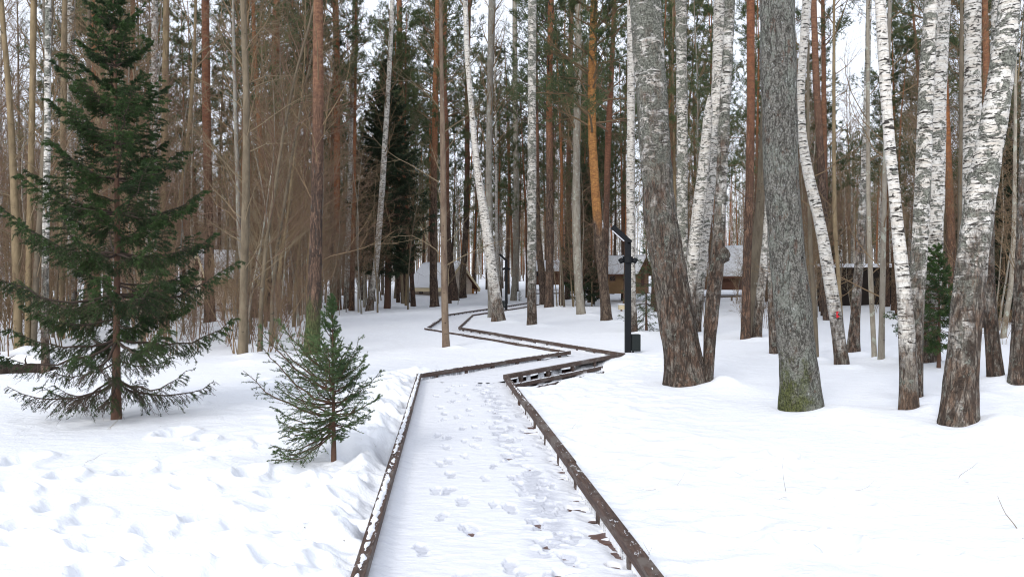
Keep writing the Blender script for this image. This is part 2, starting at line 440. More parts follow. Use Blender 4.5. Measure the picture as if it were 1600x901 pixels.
def axis_trunk(h, r, bend=.3, lean=(0, 0), k=14, taper=.85):
    z = np.linspace(0, h, k) ; t = z / h
    ph = rng.random(2) * 6.3
    x = lean[0] * z + bend * np.sin(t * 3.1 + ph[0]) * t + .04 * bend * np.sin(t * 17 + ph[1])
    y = lean[1] * z + bend * np.sin(t * 2.7 + ph[1]) * t
    P = np.stack([x, y, z], 1)
    R = r * (1 - taper * t) * (1 + .28 * np.exp(-z / .35))
    P[0, 2] = -.35
    return P, R

def put_trunk(mb, P, R, sides=10, rough=.06, sub=1, flare=.0, seed=1, m=0):
    """A trunk skin of level rings with lumps; P is densified by sub."""
    k = len(P); t = np.linspace(0, k - 1, (k - 1) * sub + 1)
    ax = np.stack([np.interp(t, np.arange(k), P[:, c]) for c in range(3)], 1)
    if sub > 2:                                     # round the corners of the traced line
        for _ in range(sub): ax[1:-1] = (ax[:-2] + 2 * ax[1:-1] + ax[2:]) / 4
    rr = np.interp(t, np.arange(k), R)
    a = np.arange(sides) * 2 * math.pi / sides
    ca, sa = np.cos(a)[None], np.sin(a)[None]
    z = ax[:, 2][:, None]; r = rr[:, None]
    lump = 1 + rough * 2 * (vnoise(ca * 2.2 + 5, sa * 2.2 + 5 + 0 * z, z * 2.2, seed) - .5) + rough * 1.4 * (vnoise(ca * 5 + 9 + 0 * z, sa * 5 + 9 + 0 * z, z * 6, seed + 3) - .5)
    lump = lump + flare * np.exp(-np.maximum(z, 0) / .22) * (.45 + .8 * vnoise(ca * 1.6 + 3 + 0 * z, sa * 1.6 + 3 + 0 * z, seed=seed + 7))
    V = np.stack([ax[:, 0:1] + r * lump * ca, ax[:, 1:2] + r * lump * sa, z + 0 * ca], -1)
    n = len(ax); b = (np.arange(n - 1) * sides)[:, None]; j = np.arange(sides)[None]; j2 = (j + 1) % sides
    mb.add(V.reshape(-1, 3), np.stack([b + j, b + j2, b + sides + j2, b + sides + j], -1).reshape(-1, 4), m)
    return ax, rr

# ---- kinds of tree; each returns (trunk MB, crown MB, trunk material, crown materials)
def bare_crown(mb, P, R, n=34, t0=.3, L=2.6, ang=.8, up=.25, fine=6, droop=0., rmax=.035, flat=0, m=0, third=True):
    P = P[None]; R = R[None]
    A, Ra = sprout(P, R, n, t0, .98, L, ang, up, 6, .13, .06, .5, .18, .55, rmax=rmax)
    mb.tubes(A, Ra, 4, m)
    B, Rb = sprout(A, Ra, fine, .2, 1, .42, .75, .1, 5, .2, .03 - droop, .6, .3, .4, True)
    mb.tubes(B, np.maximum(Rb, .0032), 3, m)
    if third:
        C, Rc = sprout(B, Rb, 5, .15, 1, .5, .7, .05, 3, .25, -droop, .7, .4, .3, True)
        mb.tubes(C, np.maximum(Rc, .0026), 3, m)
    return A

def make_birch(h=20, r=.12, n=34, t0=.35):
    tb, cb = MB(), MB()
    P, R = axis_trunk(h, r, rng.uniform(.2, .7)); put_trunk(tb, P, R, 9, .05, 2)
    bare_crown(cb, P, R, n, t0, 2.7, .65, .25, 7, .10, .028)
    return tb, cb

def make_bare(h=17, r=.10, n=36, t0=.22, ang=.85, L=2.7):
    tb, cb = MB(), MB()
    P, R = axis_trunk(h, r, rng.uniform(.2, .8)); put_trunk(tb, P, R, 8, .05, 2)
    bare_crown(cb, P, R, n, t0, L, ang, .3, 7, 0, .03)
    return tb, cb

def make_pine(h=23, r=.17, n=26, t0=.52, fork=False):
    tb, cb = MB(), MB()
    P, R = axis_trunk(h, r, rng.uniform(.15, .6)); put_trunk(tb, P, R, 10, .05, 2)
    trunks = [(P, R)]
    if fork:
        i = 6; Q = P[i:].copy(); t = np.linspace(0, 1, len(Q)); Q[:, 0] += 1.1 * t ** .7; Q[:, 1] += .6 * t
        tb.tubes(Q, R[i:] * .8, 8); trunks.append((Q, R[i:] * .8))
    D, Rd = sprout(P[None], R[None], 22, .12, t0 + .05, 1.5, 1.45, .0, 4, .15, -.02, .2, .2, rmax=.014)      # dead lower branches
    cb.tubes(D, Rd, 3, 0)
    E, Re = sprout(D, Rd, 3, .3, 1, .45, .8, 0, 3, .25, 0, .6, .4, 0, True); cb.tubes(E, np.maximum(Re, .003), 3, 0)
    for q, (p, rr) in enumerate(trunks):
        A, Ra = sprout(p[None], rr[None], n, t0 if q == 0 else .35, .99, 2.7, 1.25, .1, 6, .16, .05, .42, .2, .55, rmax=.05)
        cb.tubes(A, Ra, 4, 0)
        B, Rb = sprout(A, Ra, 6, .3, 1, .42, .8, .15, 5, .2, .06, .6, .3, .3, True, flat=.5); cb.tubes(B, np.maximum(Rb, .004), 3, 0)
        C, Rc = sprout(B, Rb, 5, .25, 1, .5, .7, .2, 3, .2, .08, .6, .4, 0, True)
        cb.tubes(C, np.maximum(Rc, .003), 3, 0)
        cb.tris(blades(C, 22, .17, .012, 1.0, up=.15, t0=.1), 1)
    return tb, cb

def make_spruce(h, z0, *a, **k):
    return _spruce(h, z0, *a, **k)
def _spruce(h, z0, rad, gap, nb, needle=(.018, .0022), per=110, lat=14, upa=.18, sub=4, r=None, droop=.35, dens=1., skew=None, sides=8, bare_below=None, taper_pow=.85, sublen=.34, inter=2, prof=None, extra=()):
    """Whorls of boughs with combed side twigs; per = needles per metre of twig."""
    tb, cb = MB(), MB()
    r = r or h * .011
    P, R = axis_trunk(h, r, .03 * h / 5, k=16, taper=.93); put_trunk(tb, P, R, sides, .04, 2, .2)
    org, Ls, dirs, lv = [], [], [], []
    z = z0
    while z < h - .03 * h:
        f = (z - z0) / (h - z0)
        for q in range(nb + inter):
            main = q < nb
            a = (q + rng.random() * .6) * 2 * math.pi / (nb if main else max(inter, 1)) + z * 7
            zz = z + (rng.normal(0, .03 * gap) if main else gap * rng.uniform(.25, .75))
            if zz > h: continue
            g = min(max((zz - z0) / (h - z0), 0), 1)
            L = rad * (1 - g) ** taper_pow * rng.uniform(.78, 1.18) * (1 if main else .6) + .02 * h * (1 - g) * .5
            if prof: L = rad * np.interp(zz, *prof) * rng.uniform(.75, 1.15) * (1 if main else .6)
            if prof and zz > .86 and rng.random() < .42: continue
            elif g < .17: L *= .55 + .45 * g / .17
            if skew: L *= 1 + skew[0] * math.cos(a - skew[1])
            el = upa * (1 - .5 * (1 - g)) + .55 * g ** 1.5 + rng.normal(0, .08) - .28 * (1 - g) ** 3
            org.append([np.interp(zz, P[:, 2], P[:, 0]), np.interp(zz, P[:, 2], P[:, 1]), zz]); Ls.append(L)
            dirs.append([math.cos(a) * math.cos(el), math.sin(a) * math.cos(el), math.sin(el)]); lv.append(g)
        z += gap * rng.uniform(.85, 1.15) * (1 - (.35 if h < 3 or h > 7 else .15) * f)
    for (ez, eL, ed) in extra: org.append([0, 0, ez]); Ls.append(eL); dirs.append(ed); lv.append(0.)
    O, L, D, lv = np.array(org), np.array(Ls), np.array(dirs), np.array(lv)
    k = 9; t = np.linspace(0, 1, k)
    sag = -.16 * np.sin(t * math.pi * .8)[None] * (1 - lv)[:, None] + .20 * t[None] ** 2.2
    A = O[:, None] + D[:, None] * (L[:, None] * t)[..., None]
    A[..., 2] += sag * L[:, None]
    A[:, 1:] += rng.normal(0, .012, A[:, 1:].shape) * L[:, None, None]
    Ra = (.012 * L + .0025)[:, None] * (1 - .85 * t)[None]
    cb.tubes(A, Ra, 4, 0)
    # side twigs, in a combed flat spray that hangs more on old boughs
    N = len(A); n = lat * 2
    tt = np.clip((.16 + .84 * (np.arange(n) // 2 + rng.random((N, n)) * .7) / (n / 2)), 0, .99)
    s = tt * (k - 1); i = s.astype(int); f = (s - i)[..., None]; rows = np.arange(N)[:, None]
    p0 = A[rows, i] * (1 - f) + A[rows, i + 1] * f; T = nrm(A[rows, i + 1] - A[rows, i])
    hz = nrm(np.cross(T, np.array([0, 0, 1.]))) * np.where(np.arange(n) % 2 == 0, 1, -1)[None, :, None]
    dd = nrm(T * .62 + hz * (.62 + .25 * rng.random((N, n, 1))) + rng.normal(0, .12, T.shape) + np.array([0, 0, -1.]) * (droop * (1 - lv)[:, None, None] * (1 - tt[..., None] * .7)))
    l2 = (sublen * L[:, None] * (1.12 - tt) ** .8 * rng.uniform(.6, 1.15, (N, n)) + .03 * rad)
    pts = [p0]
    for q in range(1, 4):
        dd = nrm(dd + np.array([0, 0, -droop * .28]) * (1 - lv)[:, None, None] + rng.normal(0, .06, dd.shape)); pts.append(pts[-1] + dd * (l2 / 3)[..., None])
    B = np.stack(pts, 2).reshape(N * n, 4, 3)
    keep = rng.random(len(B)) < dens * np.repeat(np.clip(L / (.60 * rad), .14, 1), n)
    B = B[keep]
    cb.tubes(B, np.full((len(B), 4), 1.) * (.0035 * np.linspace(1, .4, 4))[None] * max(.5, rad / 1.4), 3, 0)
    tw = [B]
    if sub:
        C, Rc = sprout(B, np.full((len(B), 4), .002), sub, .2, .95, .38, .75, -.1, 3, .12, -droop * .2, .8, .5, .4, True, flat=.7)
        cb.tubes(C, Rc * max(.5, rad / 1.4), 3, 0); tw.append(C)
    nb_, nw = needle
    bare = bare_below if bare_below is not None else -9
    for Q in tw + [A[:, (2 if h < 1.6 else 4):]]:
        ln = np.linalg.norm(np.diff(Q, axis=1), axis=2).sum(1)
        if len(Q) == 0: continue
        Q = Q[(Q[:, 0, 2] > bare) | (rng.random(len(Q)) < .18)]
        if len(Q) == 0: continue
        m = max(2, int(per * np.mean(ln)))
        cb.tris(blades(Q, m, nb_, nw, .85, up=.12), 1)
    return tb, cb

def make_sapling(h=5, r=.025, n=22, ang=.7, L=1.1, t0=.15, stems=1):
    mb = MB()
    for q in range(stems):
        P, R = axis_trunk(h * rng.uniform(.75, 1.05), r * rng.uniform(.7, 1.05), .12 * h * .5, (rng.normal(0, .05 if stems == 1 else .16), rng.normal(0, .05 if stems == 1 else .16)), 10, .85)
        if stems > 1: P[:, :2] += rng.normal(0, .10, 2)
        mb.tubes(P, np.maximum(R, .004), 5)
        if q == 0: P0, R0 = P, R
        bare_crown(mb, P, R, n, t0, L, ang, .15, 5, 0, .012, third=True)
    return mb

def split_sapling(h, r, n, ang, L, t0):
    tb, cb = MB(), MB()
    P, R = axis_trunk(h, r, .06 * h, (rng.normal(0, .05), rng.normal(0, .05)), 10, .85)
    tb.tubes(P, np.maximum(R, .004), 6)
    bare_crown(cb, P, R, n, t0, L, ang, .15, 6, 0, .012)
    return tb, cb

# ------------------------------------------------------------------ GROUND
def build_ground():
    fa = np.linspace(RAD(-44), RAD(44), 640)
    back = np.linspace(RAD(44), RAD(316), 70)[1:-1]
    az = np.concatenate([fa, back])
    d = np.concatenate([1.6 * (95 / 1.6) ** np.linspace(0, 1, 800), 95 * (900 / 95) ** np.linspace(0, 1, 60)[1:]])
    X = d[:, None] * np.sin(az)[None]; Y = d[:, None] * np.cos(az)[None]
    Z = np.zeros_like(X)
    for i in range(0, len(d), 80): Z[i:i + 80] = H(X[i:i + 80].ravel(), Y[i:i + 80].ravel()).reshape(X[i:i + 80].shape)
    V = np.stack([X, Y, Z], -1).reshape(-1, 3)
    n, c = X.shape
    i = (np.arange(n - 1) * c)[:, None]; j = np.arange(c)[None]; j2 = (j + 1) % c
    q = np.stack([i + j, i + c + j, i + c + j2, i + j2], -1).reshape(-1, 4)[:, ::-1]
    mb = MB(); mb.add(V, q)
    ctr = np.array([[0, 0, -.4]]); mb.add(ctr, np.zeros((0, 3), int))
    mb.f.append((np.stack([np.full(c, mb.n - 1), np.arange(c)[::-1], (np.arange(c)[::-1] + 1) % c], -1)[:, [0, 2, 1]], 0))
    return tag(mb.build('ground', M['snow']), 'deep white snow covering the whole forest floor', 'snow', kind='structure')

# ------------------------------------------------------------------ PATH: planks, trodden snow, rails
def rot_z(a):
    c, s = math.cos(a), math.sin(a); return np.array([[c, -s, 0], [s, c, 0], [0, 0, 1]])

def clip_half(p0, p1, q0, q1, s): return p0 + (p1 - p0) * s, q0 + (q1 - q0) * s
mb = MB()
for i in range(len(PL) - 1):
    a0, a1, b0, b1 = PL[i], PL[i + 1], PR[i], PR[i + 1]
    L = .5 * (np.linalg.norm(a1 - a0) + np.linalg.norm(b1 - b0)); n = int(L / .15)
    for k in range(n):
        s0, s1 = (k + .035) / n, (k + .965) / n
        z = rng.normal(0, .0015) + (-.004 if i % 2 else 0)
        q = [a0 + (a1 - a0) * s0, b0 + (b1 - b0) * s0, b0 + (b1 - b0) * s1, a0 + (a1 - a0) * s1]
        V = [(*p, z) for p in q] + [(*p, z - .035) for p in q]
        mb.add(np.array(V), [[0, 1, 2, 3], [4, 7, 6, 5], [0, 4, 5, 1], [1, 5, 6, 2], [2, 6, 7, 3], [3, 7, 4, 0]])
tag(mb.build('path', M['plank'], smooth=False), 'brown plank boardwalk zigzagging through the snowy wood', 'path', kind='structure')

def build_path_snow():
    parts = MB(); ice_all = []
    # tracks of footprints along the first stretch (u across, metres along)
    pr = []
    for u0, step, sd, n in ((.33, .42, .05, 26), (.44, .5, .07, 20), (.74, .30, .045, 40), (.80, .40, .05, 28), (.64, .7, .06, 14)):
        y = 3.2 + rng.random() * .4
        for k in range(n):
            y += step * rng.uniform(.7, 1.35)
            if y > 13.2: break
            pr.append((u0 + sd * (1 if k % 2 else -1) * 1.1 + rng.normal(0, sd * .6), y, rng.normal(0, .22), rng.uniform(.75, 1.1), 1 if u0 < .6 else .8))
    for i in range(len(PL) - 1):
        a0, a1, b0, b1 = PL[i], PL[i + 1], PR[i], PR[i + 1]
        L = np.linalg.norm(a1 - a0)
        if i == 0:
            nu = 190; y = 3.0 * (13. / 3.0) ** np.linspace(0, 1, 620); s = np.concatenate([np.linspace(0, .37, 12), (y + 3) / 16.])
        else:
            nu = 46; s = np.linspace(0, 1, max(10, int(L / .08)))
        u = np.linspace(.012, .988, nu)
        S, U = np.meshgrid(s, u, indexing='ij')
        X = (a0[0] + (a1[0] - a0[0]) * S) * (1 - U) + (b0[0] + (b1[0] - b0[0]) * S) * U
        Y = (a0[1] + (a1[1] - a0[1]) * S) * (1 - U) + (b0[1] + (b1[1] - b0[1]) * S) * U
        Z = .030 + .010 * (fbm(X / .5, Y / .5, 3, 200) - .5) + .009 * (fbm(X / .09, Y / .05, 3, 210) - .5)
        ice = np.zeros_like(X)
        if i == 0:
            for (pu, py, yaw, sc_, k) in pr:
                cx = (-.443 - .08125 * py) * (1 - pu) + (1.094 - .0925 * py) * pu
                near = (np.abs(X - cx) < .25) & (np.abs(Y - py) < .35)
                if not near.any(): continue
                x_, y_ = X[near] - cx, Y[near] - py
                c, s_ = math.cos(yaw + .09), math.sin(yaw + .09)
                lx, ly = (x_ * c + y_ * s_) / (.047 * sc_), (-x_ * s_ + y_ * c) / (.13 * sc_)
                wob = .5 * (vnoise(x_ / .035 + cx * 9, y_ / .035 + py * 9, seed=9) - .5)
                q = np.minimum(np.sqrt(lx ** 2 + ((ly - .25) / .75) ** 2), np.sqrt((lx / .8) ** 2 + ((ly + .72) / .38) ** 2)) + wob
                w = sstep(1.05, .92, q)
                Z[near] -= .017 * w * k
                ice[near] = np.maximum(ice[near], w * rng.uniform(.45, 1.))
            # smeared icy band along the right-hand track and the bare strip by the right rail
            band = sstep(.15, .03, np.abs(U - .76 + .03 * np.sin(Y * 1.7))) * sstep(.46, .54, fbm(X / .17, Y / .13, 4, 230))
            Z -= .009 * band; ice = np.maximum(ice, band * .95)
            edge = sstep(.88, .99, U + .16 * (fbm(X / .22, Y / .22, 3, 240) - .5)) * sstep(12.6, 9., Y)
            Z -= (.028 + .085 * (fbm(X / .16, Y / .09, 3, 250) - .5)) * edge
            hole = sstep(.78, .84, fbm(X / .30, Y / .22, 3, 262)) * sstep(.45, .7, U) * sstep(6.2, 4.6, Y)
            Z -= .05 * hole
            Z += .03 * sstep(.10, .02, U)
        else:
            Z += .035 * (sstep(.12, .0, U) + sstep(.88, 1., U)) * (.4 + fbm(X / .4, Y / .4, 2, 270))
            tr = sstep(.60, .68, fbm(X / .14, Y / .10, 3, 280)) * sstep(.3, .1, np.abs(U - .5))
            Z -= .010 * tr; ice = tr * .6
        n, c = X.shape
        I = (np.arange(n - 1) * c)[:, None]; J = np.arange(c - 1)[None]
        q = np.stack([I + J, I + J + 1, I + c + J + 1, I + c + J], -1).reshape(-1, 4)
        parts.add(np.stack([X, Y, Z + i * .0007], -1).reshape(-1, 3), q); ice_all.append(ice.ravel())
    o = parts.build('path_snow', M['path_snow'])
    at_ = o.data.attributes.new('ice', 'FLOAT', 'POINT'); at_.data.foreach_set('value', np.concatenate(ice_all).astype(np.float32))
    tag(o, 'trodden snow with boot prints lying on the plank boardwalk', 'snow', kind='structure')
build_path_snow()

def bar(mb, p, q, w, h, z, jog=0.):
    p = np.array(p, float); q = np.array(q, float); d = (q - p) / np.linalg.norm(q - p); s = np.array([-d[1], d[0]])
    V = []
    for e, c in ((p, 0), (q, 1)):
        for a, b in ((-1, 0), (1, 0), (1, 1), (-1, 1)):
            xy = e + s * (a * w / 2 + jog); V.append((xy[0], xy[1], z - h + b * h))
    mb.add(np.array(V), [[3, 2, 1, 0], [4, 5, 6, 7], [0, 1, 5, 4], [1, 2, 6, 5], [2, 3, 7, 6], [3, 0, 4, 7]])

def snow_strip(pts, w, z, seed, thr, parent):
    """Patchy frozen snow lying along the top of a beam."""
    mb = MB(); any_ = False
    for p, q in zip(pts[:-1], pts[1:]):
        p, q = np.array(p), np.array(q); L = np.linalg.norm(q - p); d = (q - p) / L; s = np.array([-d[1], d[0]])
        n = max(6, int(L / .025)); t = np.linspace(0, L, n); v = np.linspace(-1, 1, 7)
        T, Vv = np.meshgrid(t, v, indexing='ij')
        th = fbm(T / .05 + seed, Vv * 1.1 + seed, 3, seed) + .35 * (vnoise(T / 1.2, 0 * T, seed=seed + 1) - .5) - thr - .34 * Vv ** 2
        hh = np.clip(th, -.35, .25) * .05
        XY = p + T[..., None] * d + Vv[..., None] * s * w / 2
        Z = z + np.minimum(hh, .012)
        I = (np.arange(n - 1) * 7)[:, None]; J = np.arange(6)[None]
        mb.add(np.concatenate([XY, Z[..., None]], -1).reshape(-1, 3), np.stack([I + J, I + J + 1, I + 8 + J, I + 7 + J], -1).reshape(-1, 4)[:, ::-1])
    return mb.build('snow_cap', M['snow'], parent)

def rail(line, label, first_piece, snow_thr, seed):
    root = thing('low_rail', label, 'railing')
    for i in range(len(line) - 1):
        a, b = line[i], line[i + 1]; L = np.linalg.norm(b - a); n = max(1, int(round(L / first_piece)))
        for k in range(n):
            mb = MB(); p, q = a + (b - a) * (k / n), a + (b - a) * ((k + 1) / n)
            d = (q - p) / np.linalg.norm(q - p)
            e = .028 if k == 0 and i else .004
            bar(mb, p - d * e * (i > 0), q + d * (.03 if k == n - 1 else -.004),   .072, .070, .162 + rng.normal(0, .003) + (.004 if i % 2 else 0), rng.normal(0, .004))
            mb.build('beam', M['rail'], root, False, .006)
        m = max(2, int(L / .85))
        for k in range(m):
            c = a + (b - a) * ((k + .5) / m); an = math.atan2(*(b - a)[::-1])
            mb = MB(); mb.box((*c, .033), (.085, .050, .115), rot_z(an)); mb.build('post', M['rail'], root, False, .004)
    snow_strip(line, .048, .164, seed, snow_thr, root)
    return root
rl = rail(PL[:7], 'low brown timber rail edging the trodden path on the side of the small spruce', 3.3, .40, 3)
rr = rail(PR[:7], 'low brown timber rail edging the trodden path on the lamp post side', 3.3, .80, 23)
mb = MB()     # frame of the second stretch, seen in the hollow
a, b = PR[1], PR[2]; d = (b - a) / np.linalg.norm(b - a); s = np.array([d[1], -d[0]])
for (z, h, off, w) in ((-.015, .07, .015, .05), (-.115, .085, .085, .06), (-.215, .09, .16, .08)):
    bar(mb, a + s * off + d * .05, b + s * off, w, h, z)
    snow_strip([a + s * off + d * .1, b + s * off], w * .9, z + .002, int(-z * 100) + 2, .22, rr)
mb.build('joist', M['rail'], rr, False, .006)
for k in range(6):
    c = a + (b - a) * (.08 + .14 * k) - s * .045; mb = MB(); mb.box((*c, -.16), (.06, .05, .30), rot_z(math.atan2(d[1], d[0])))
    mb.build('support', M['rail'], rr, False, .004)

def far_rail(pts, label, zoff=.3):
    P = [gp(*p) for p in pts]
    c = P[0]; root = thing('low_rail', label, 'railing', c)
    for p, q in zip(P[:-1], P[1:]):
        mb = MB(); mb.tubes(np.array([p - c + [0, 0, zoff], q - c + [0, 0, zoff]]), np.array([.055, .055]), 4); mb.build('beam', M['rail'], root, False)
        n = max(2, int(np.linalg.norm(q - p) / 2.2))
        for k in range(n):
            w = p + (q - p) * ((k + .5) / n) - c; mb = MB(); mb.box(w + [0, 0, zoff / 2 - .1], (.1, .1, zoff + .15)); mb.build('post', M['rail'], root, False)
far_rail([(1078, 471), (1165, 469), (1300, 467), (1420, 470)], 'distant low timber rail crossing the snow behind the old lichened birches', .32)
far_rail([(838, 462), (905, 461), (960, 462)], 'distant low timber rail behind the trunks by the far lamp', .2)

# ------------------------------------------------------------------ LAMPS
def lamp(loc, label, s=1., mirror=False, group='black path lamps'):
    t = thing('lamp_post', label, 'lamp post', loc, 0, group); t.scale = (s,) * 3
    mb = MB(); mb.box((0, 0, 1.15), (.135, .135, 2.75)); mb.build('pole', M['black'], t, False, .008)
    an = RAD(42); rot = np.array([[math.cos(an), 0, math.sin(an)], [0, 1, 0], [-math.sin(an), 0, math.cos(an)]])
    top = np.array([0, 0, 2.525]); d = np.array([-math.cos(an), 0, math.sin(an)])
    mb = MB(); mb.box(top + d * .20 + np.array([0, 0, .03]), (.56, .135, .115), rot)
    hd = mb.build('lamp_head', M['black'], t, False, .008)
    nrm_ = np.array([-math.sin(an), 0, -math.cos(an)])
    mb = MB(); mb.box(top + d * .24 + np.array([0, 0, .03]) + nrm_ * .062, (.36, .10, .014), rot); mb.build('light_panel', M['lens'], hd, False)
    mb = MB(); mb.tubes(np.array([[0, 0, 2.06], [0, 0, 2.20]]), np.array([.115, .115]), 16, cap=True); mb.build('collar', M['black'], t, False)
    for sx in (-1, 1):
        mb = MB(); mb.tubes(np.array([[sx * .09, -.02, 2.12], [sx * .15, -.03, 2.10], [sx * .19, -.03, 2.15]]), np.array([.05, .07, .05]), 10, cap=True); mb.build('spotlight', M['black'], t, True)
    sx = -1 if mirror else 1
    mb = MB(); mb.box((sx * .175, 0, .26), (.20, .22, .38)); bx = mb.build('control_box', M['box_grey'], t, False, .012)
    mb = MB(); mb.box((sx * .175, -.114, .26), (.16, .012, .32)); mb.build('lid', M['box_grey'], bx, False, .003)
    mb = MB(); mb.tubes(np.array([[sx * .12, 0, .08], [sx * .11, 0, -.1]]), np.array([.02, .02]), 8); mb.build('conduit', M['black'], t)
    return t
lamp(gp(981, 553), 'tall black square lamp post with tilted head by the sharp path bend')
lamp(gp(791, 483), 'distant black lamp post with tilted head behind the leaning white birch', 1.13, True)

# ------------------------------------------------------------------ HOUSES
def cabin(name, label, px, py, d, W, L, hw, hr, yaw, wall, trim, group=None, fascia=None, roofm=None, door=True, over=.45, porch=False, snow=.16, zbase=None):
    z = EYE + (HY - py) / F * d if zbase is None else zbase
    t = thing(name, label, 'cabin' if name == 'cabin' else 'building', ((px - CX) / F * d, d, z), yaw, group)
    # gable end faces local -y; ridge along y
    mb = MB(); h = W / 2
    V = [(-h, 0, -.6), (h, 0, -.6), (h, 0, hw), (0, 0, hr), (-h, 0, hw)]; V += [(x, L, z_) for x, _, z_ in V]
    mb.add(np.array(V), [[0, 1, 6, 5], [1, 2, 7, 6], [4, 0, 5, 9]]); n0 = mb.n - 10
    mb.f.append((np.array([[n0, n0 + 4, n0 + 3, n0 + 2, n0 + 1]])[:, ::-1], 0)); mb.f.append((np.array([[n0 + 5, n0 + 6, n0 + 7, n0 + 8, n0 + 9]])[:, ::-1], 0))
    mb.build('wall', wall, t, False)
    sl = (hr - hw) / h
    rf = None
    for sx in (-1, 1):
        ex = h + over; ez = hr - sl * ex
        for nm, off, th, mm, e in (('roof', .03, .09, roofm or trim, over * .8), ('snow_cover', .125, snow, M['snow'], over * .8 - .03)):
            k = 12 if nm == 'snow_cover' else 1; kk = 8 if nm == 'snow_cover' else 1
            mb = MB(); us = np.linspace(0, 1, kk + 1); ys = np.linspace(-e, L + e, k + 1)
            U, Yg = np.meshgrid(us, ys, indexing='ij'); X = sx * U * (ex - (.03 if kk > 1 else 0)); Z0 = hr - sl * np.abs(X) + off
            hh = th * (1 if kk == 1 else (.75 + .5 * fbm(U * 3 + px, Yg, 2, 7)) * (1 - .55 * (np.abs(U) > .99)) * np.where((Yg < -e + .01) | (Yg > L + e - .01), .5, 1))
            top = np.stack([X, Yg, Z0 + hh], -1).reshape(-1, 3); bot = np.stack([X, Yg, Z0], -1).reshape(-1, 3)
            a, b = U.shape; I = (np.arange(a - 1) * b)[:, None]; J = np.arange(b - 1)[None]
            q = np.stack([I + J, I + J + 1, I + b + J + 1, I + b + J], -1).reshape(-1, 4)
            if sx > 0: q = q[:, ::-1]
            mb.add(top, q); mb.add(bot, q[:, ::-1])
            rim = [i * b for i in range(a)] + [(a - 1) * b + j for j in range(1, b)] + [i * b + b - 1 for i in range(a - 2, -1, -1)] + [j for j in range(b - 2, 0, -1)]
            N = a * b; qs = [[r_, rim[(i + 1) % len(rim)], rim[(i + 1) % len(rim)] + N, r_ + N] for i, r_ in enumerate(rim)]
            base = mb.n - 2 * N
            mb.f.append((np.array(qs) + base, 0))
            o = mb.build(nm, mm, t if nm == 'roof' else rf, nm != 'roof')
            if nm == 'roof': rf = o
        if fascia:
            mb = MB(); mb.box((sx * (ex + .015), L / 2, ez + .0), (.03, L + 2 * over * .8, .34)); mb.build('fascia', fascia, t, False)
            mb = MB(); u = np.array([sx * ex, 0, -sl * ex]); ln = np.linalg.norm(u); an = math.atan2(u[2], u[0])
            R_ = np.array([[math.cos(an), 0, -math.sin(an)], [0, 1, 0], [math.sin(an), 0, math.cos(an)]])
            mb.box((sx * ex / 2, -over * .8 - .02, hr - sl * ex / 2), (ln, .03, .2), R_); mb.build('barge_board', fascia, t, False)
    if door:
        mb = MB(); mb.box((0, -.012, .72), (.62, .03, 1.45)); dr = mb.build('door', trim, t, False)
        mb = MB(); mb.box((.22, -.04, .75), (.05, .03, .10)); mb.build('handle', M['black'], dr, False)
    for yy in ((.3 * L, .7 * L) if L > 2.5 else (.5 * L,)):
        mb = MB(); mb.box((-h - .012, yy, hw * .55), (.03, .55, min(.5, hw * .5))); wn = mb.build('window', trim, t, False)
        mb = MB(); mb.box((-h - .03, yy, hw * .55), (.012, .45, min(.4, hw * .4))); mb.build('pane', M['pane'], wn, False)
    if porch:
        for (x, y) in ((h + .35, -.25), (h + .35, L * .5)):
            mb = MB(); mb.box((x, y, hw * .3), (.08, .08, hw * 1.25)); mb.build('porch_post', trim, t, False)
        mb = MB(); mb.box((h + .22, L * .3, -.02), (.75, L * .9, .12)); mb.build('porch_floor', trim, t, False)
        mb = MB(); mb.box((h + .2, .5, hw * .55), (.03, 1.1, .5)); mb.build('awning_board', M['orange'], t, False)
    return t
cabin('cabin', 'small cream cabin with snowy roof and brown trim behind the pine trunks', 716, 470, 75, 3.5, 4.7, 1.65, 3.42, RAD(46), M['cream'], M['brownboard'], 'small snow roofed cabins', M['yellow'], porch=True, door=False, over=.6)
cabin('cabin', 'cream cabin under a snowy roof half hidden by twigs behind the tall spruce', 318, 457, 46, 2.6, 3.6, 1.0, 2.2, RAD(-52), M['cream'], M['brownboard'], 'small snow roofed cabins', M['yellow'])
cabin('cabin', 'reddish brown hut with steep snowy roof between the burled birch and the grey trunk', 1160, 442, 70, 2.4, 3.2, 1.1, 3.0, RAD(62), M['brownboard'], M['brownboard'], 'small snow roofed cabins', door=False)
cabin('cabin', 'tan hut with bluish snowy roof directly behind the black lamp post', 1004, 447, 66, 2.6, 3.0, 1.2, 2.3, RAD(58), M['tanboard'], M['brownboard'], 'small snow roofed cabins')
cabin('cabin', 'red brown hut with snow cap seen between trunks beyond the far lamp', 878, 436, 85, 2.6, 3.0, .95, 1.75, RAD(70), M['brownboard'], M['brownboard'], 'small snow roofed cabins', door=False)
cabin('barn', 'long dark boarded barn with patchy snow roof behind the slanting birches', 1402, 468, 60, 4.0, 7.0, 2.25, 2.5, RAD(84), M['darkboard'], M['darkboard'], None, door=False, over=.2, snow=.07)

# small wooden box behind the lamp
c = gp(971, 486); t = thing('wooden_box', 'small pale wooden box with snow on top low behind the black lamp post', 'box', c)
mb = MB(); mb.box((0, 0, .22), (.34, .3, .26)); bx = mb.build('body', M['yellow'], t, False, .01)
mb = MB(); mb.box((0, 0, -.02), (.1, .1, .3)); mb.build('leg', M['brownboard'], t, False)
mb = MB(); mb.box((0, 0, .385), (.40, .36, .07)); mb.build('snow_cover', M['snow'], t, True, .03)

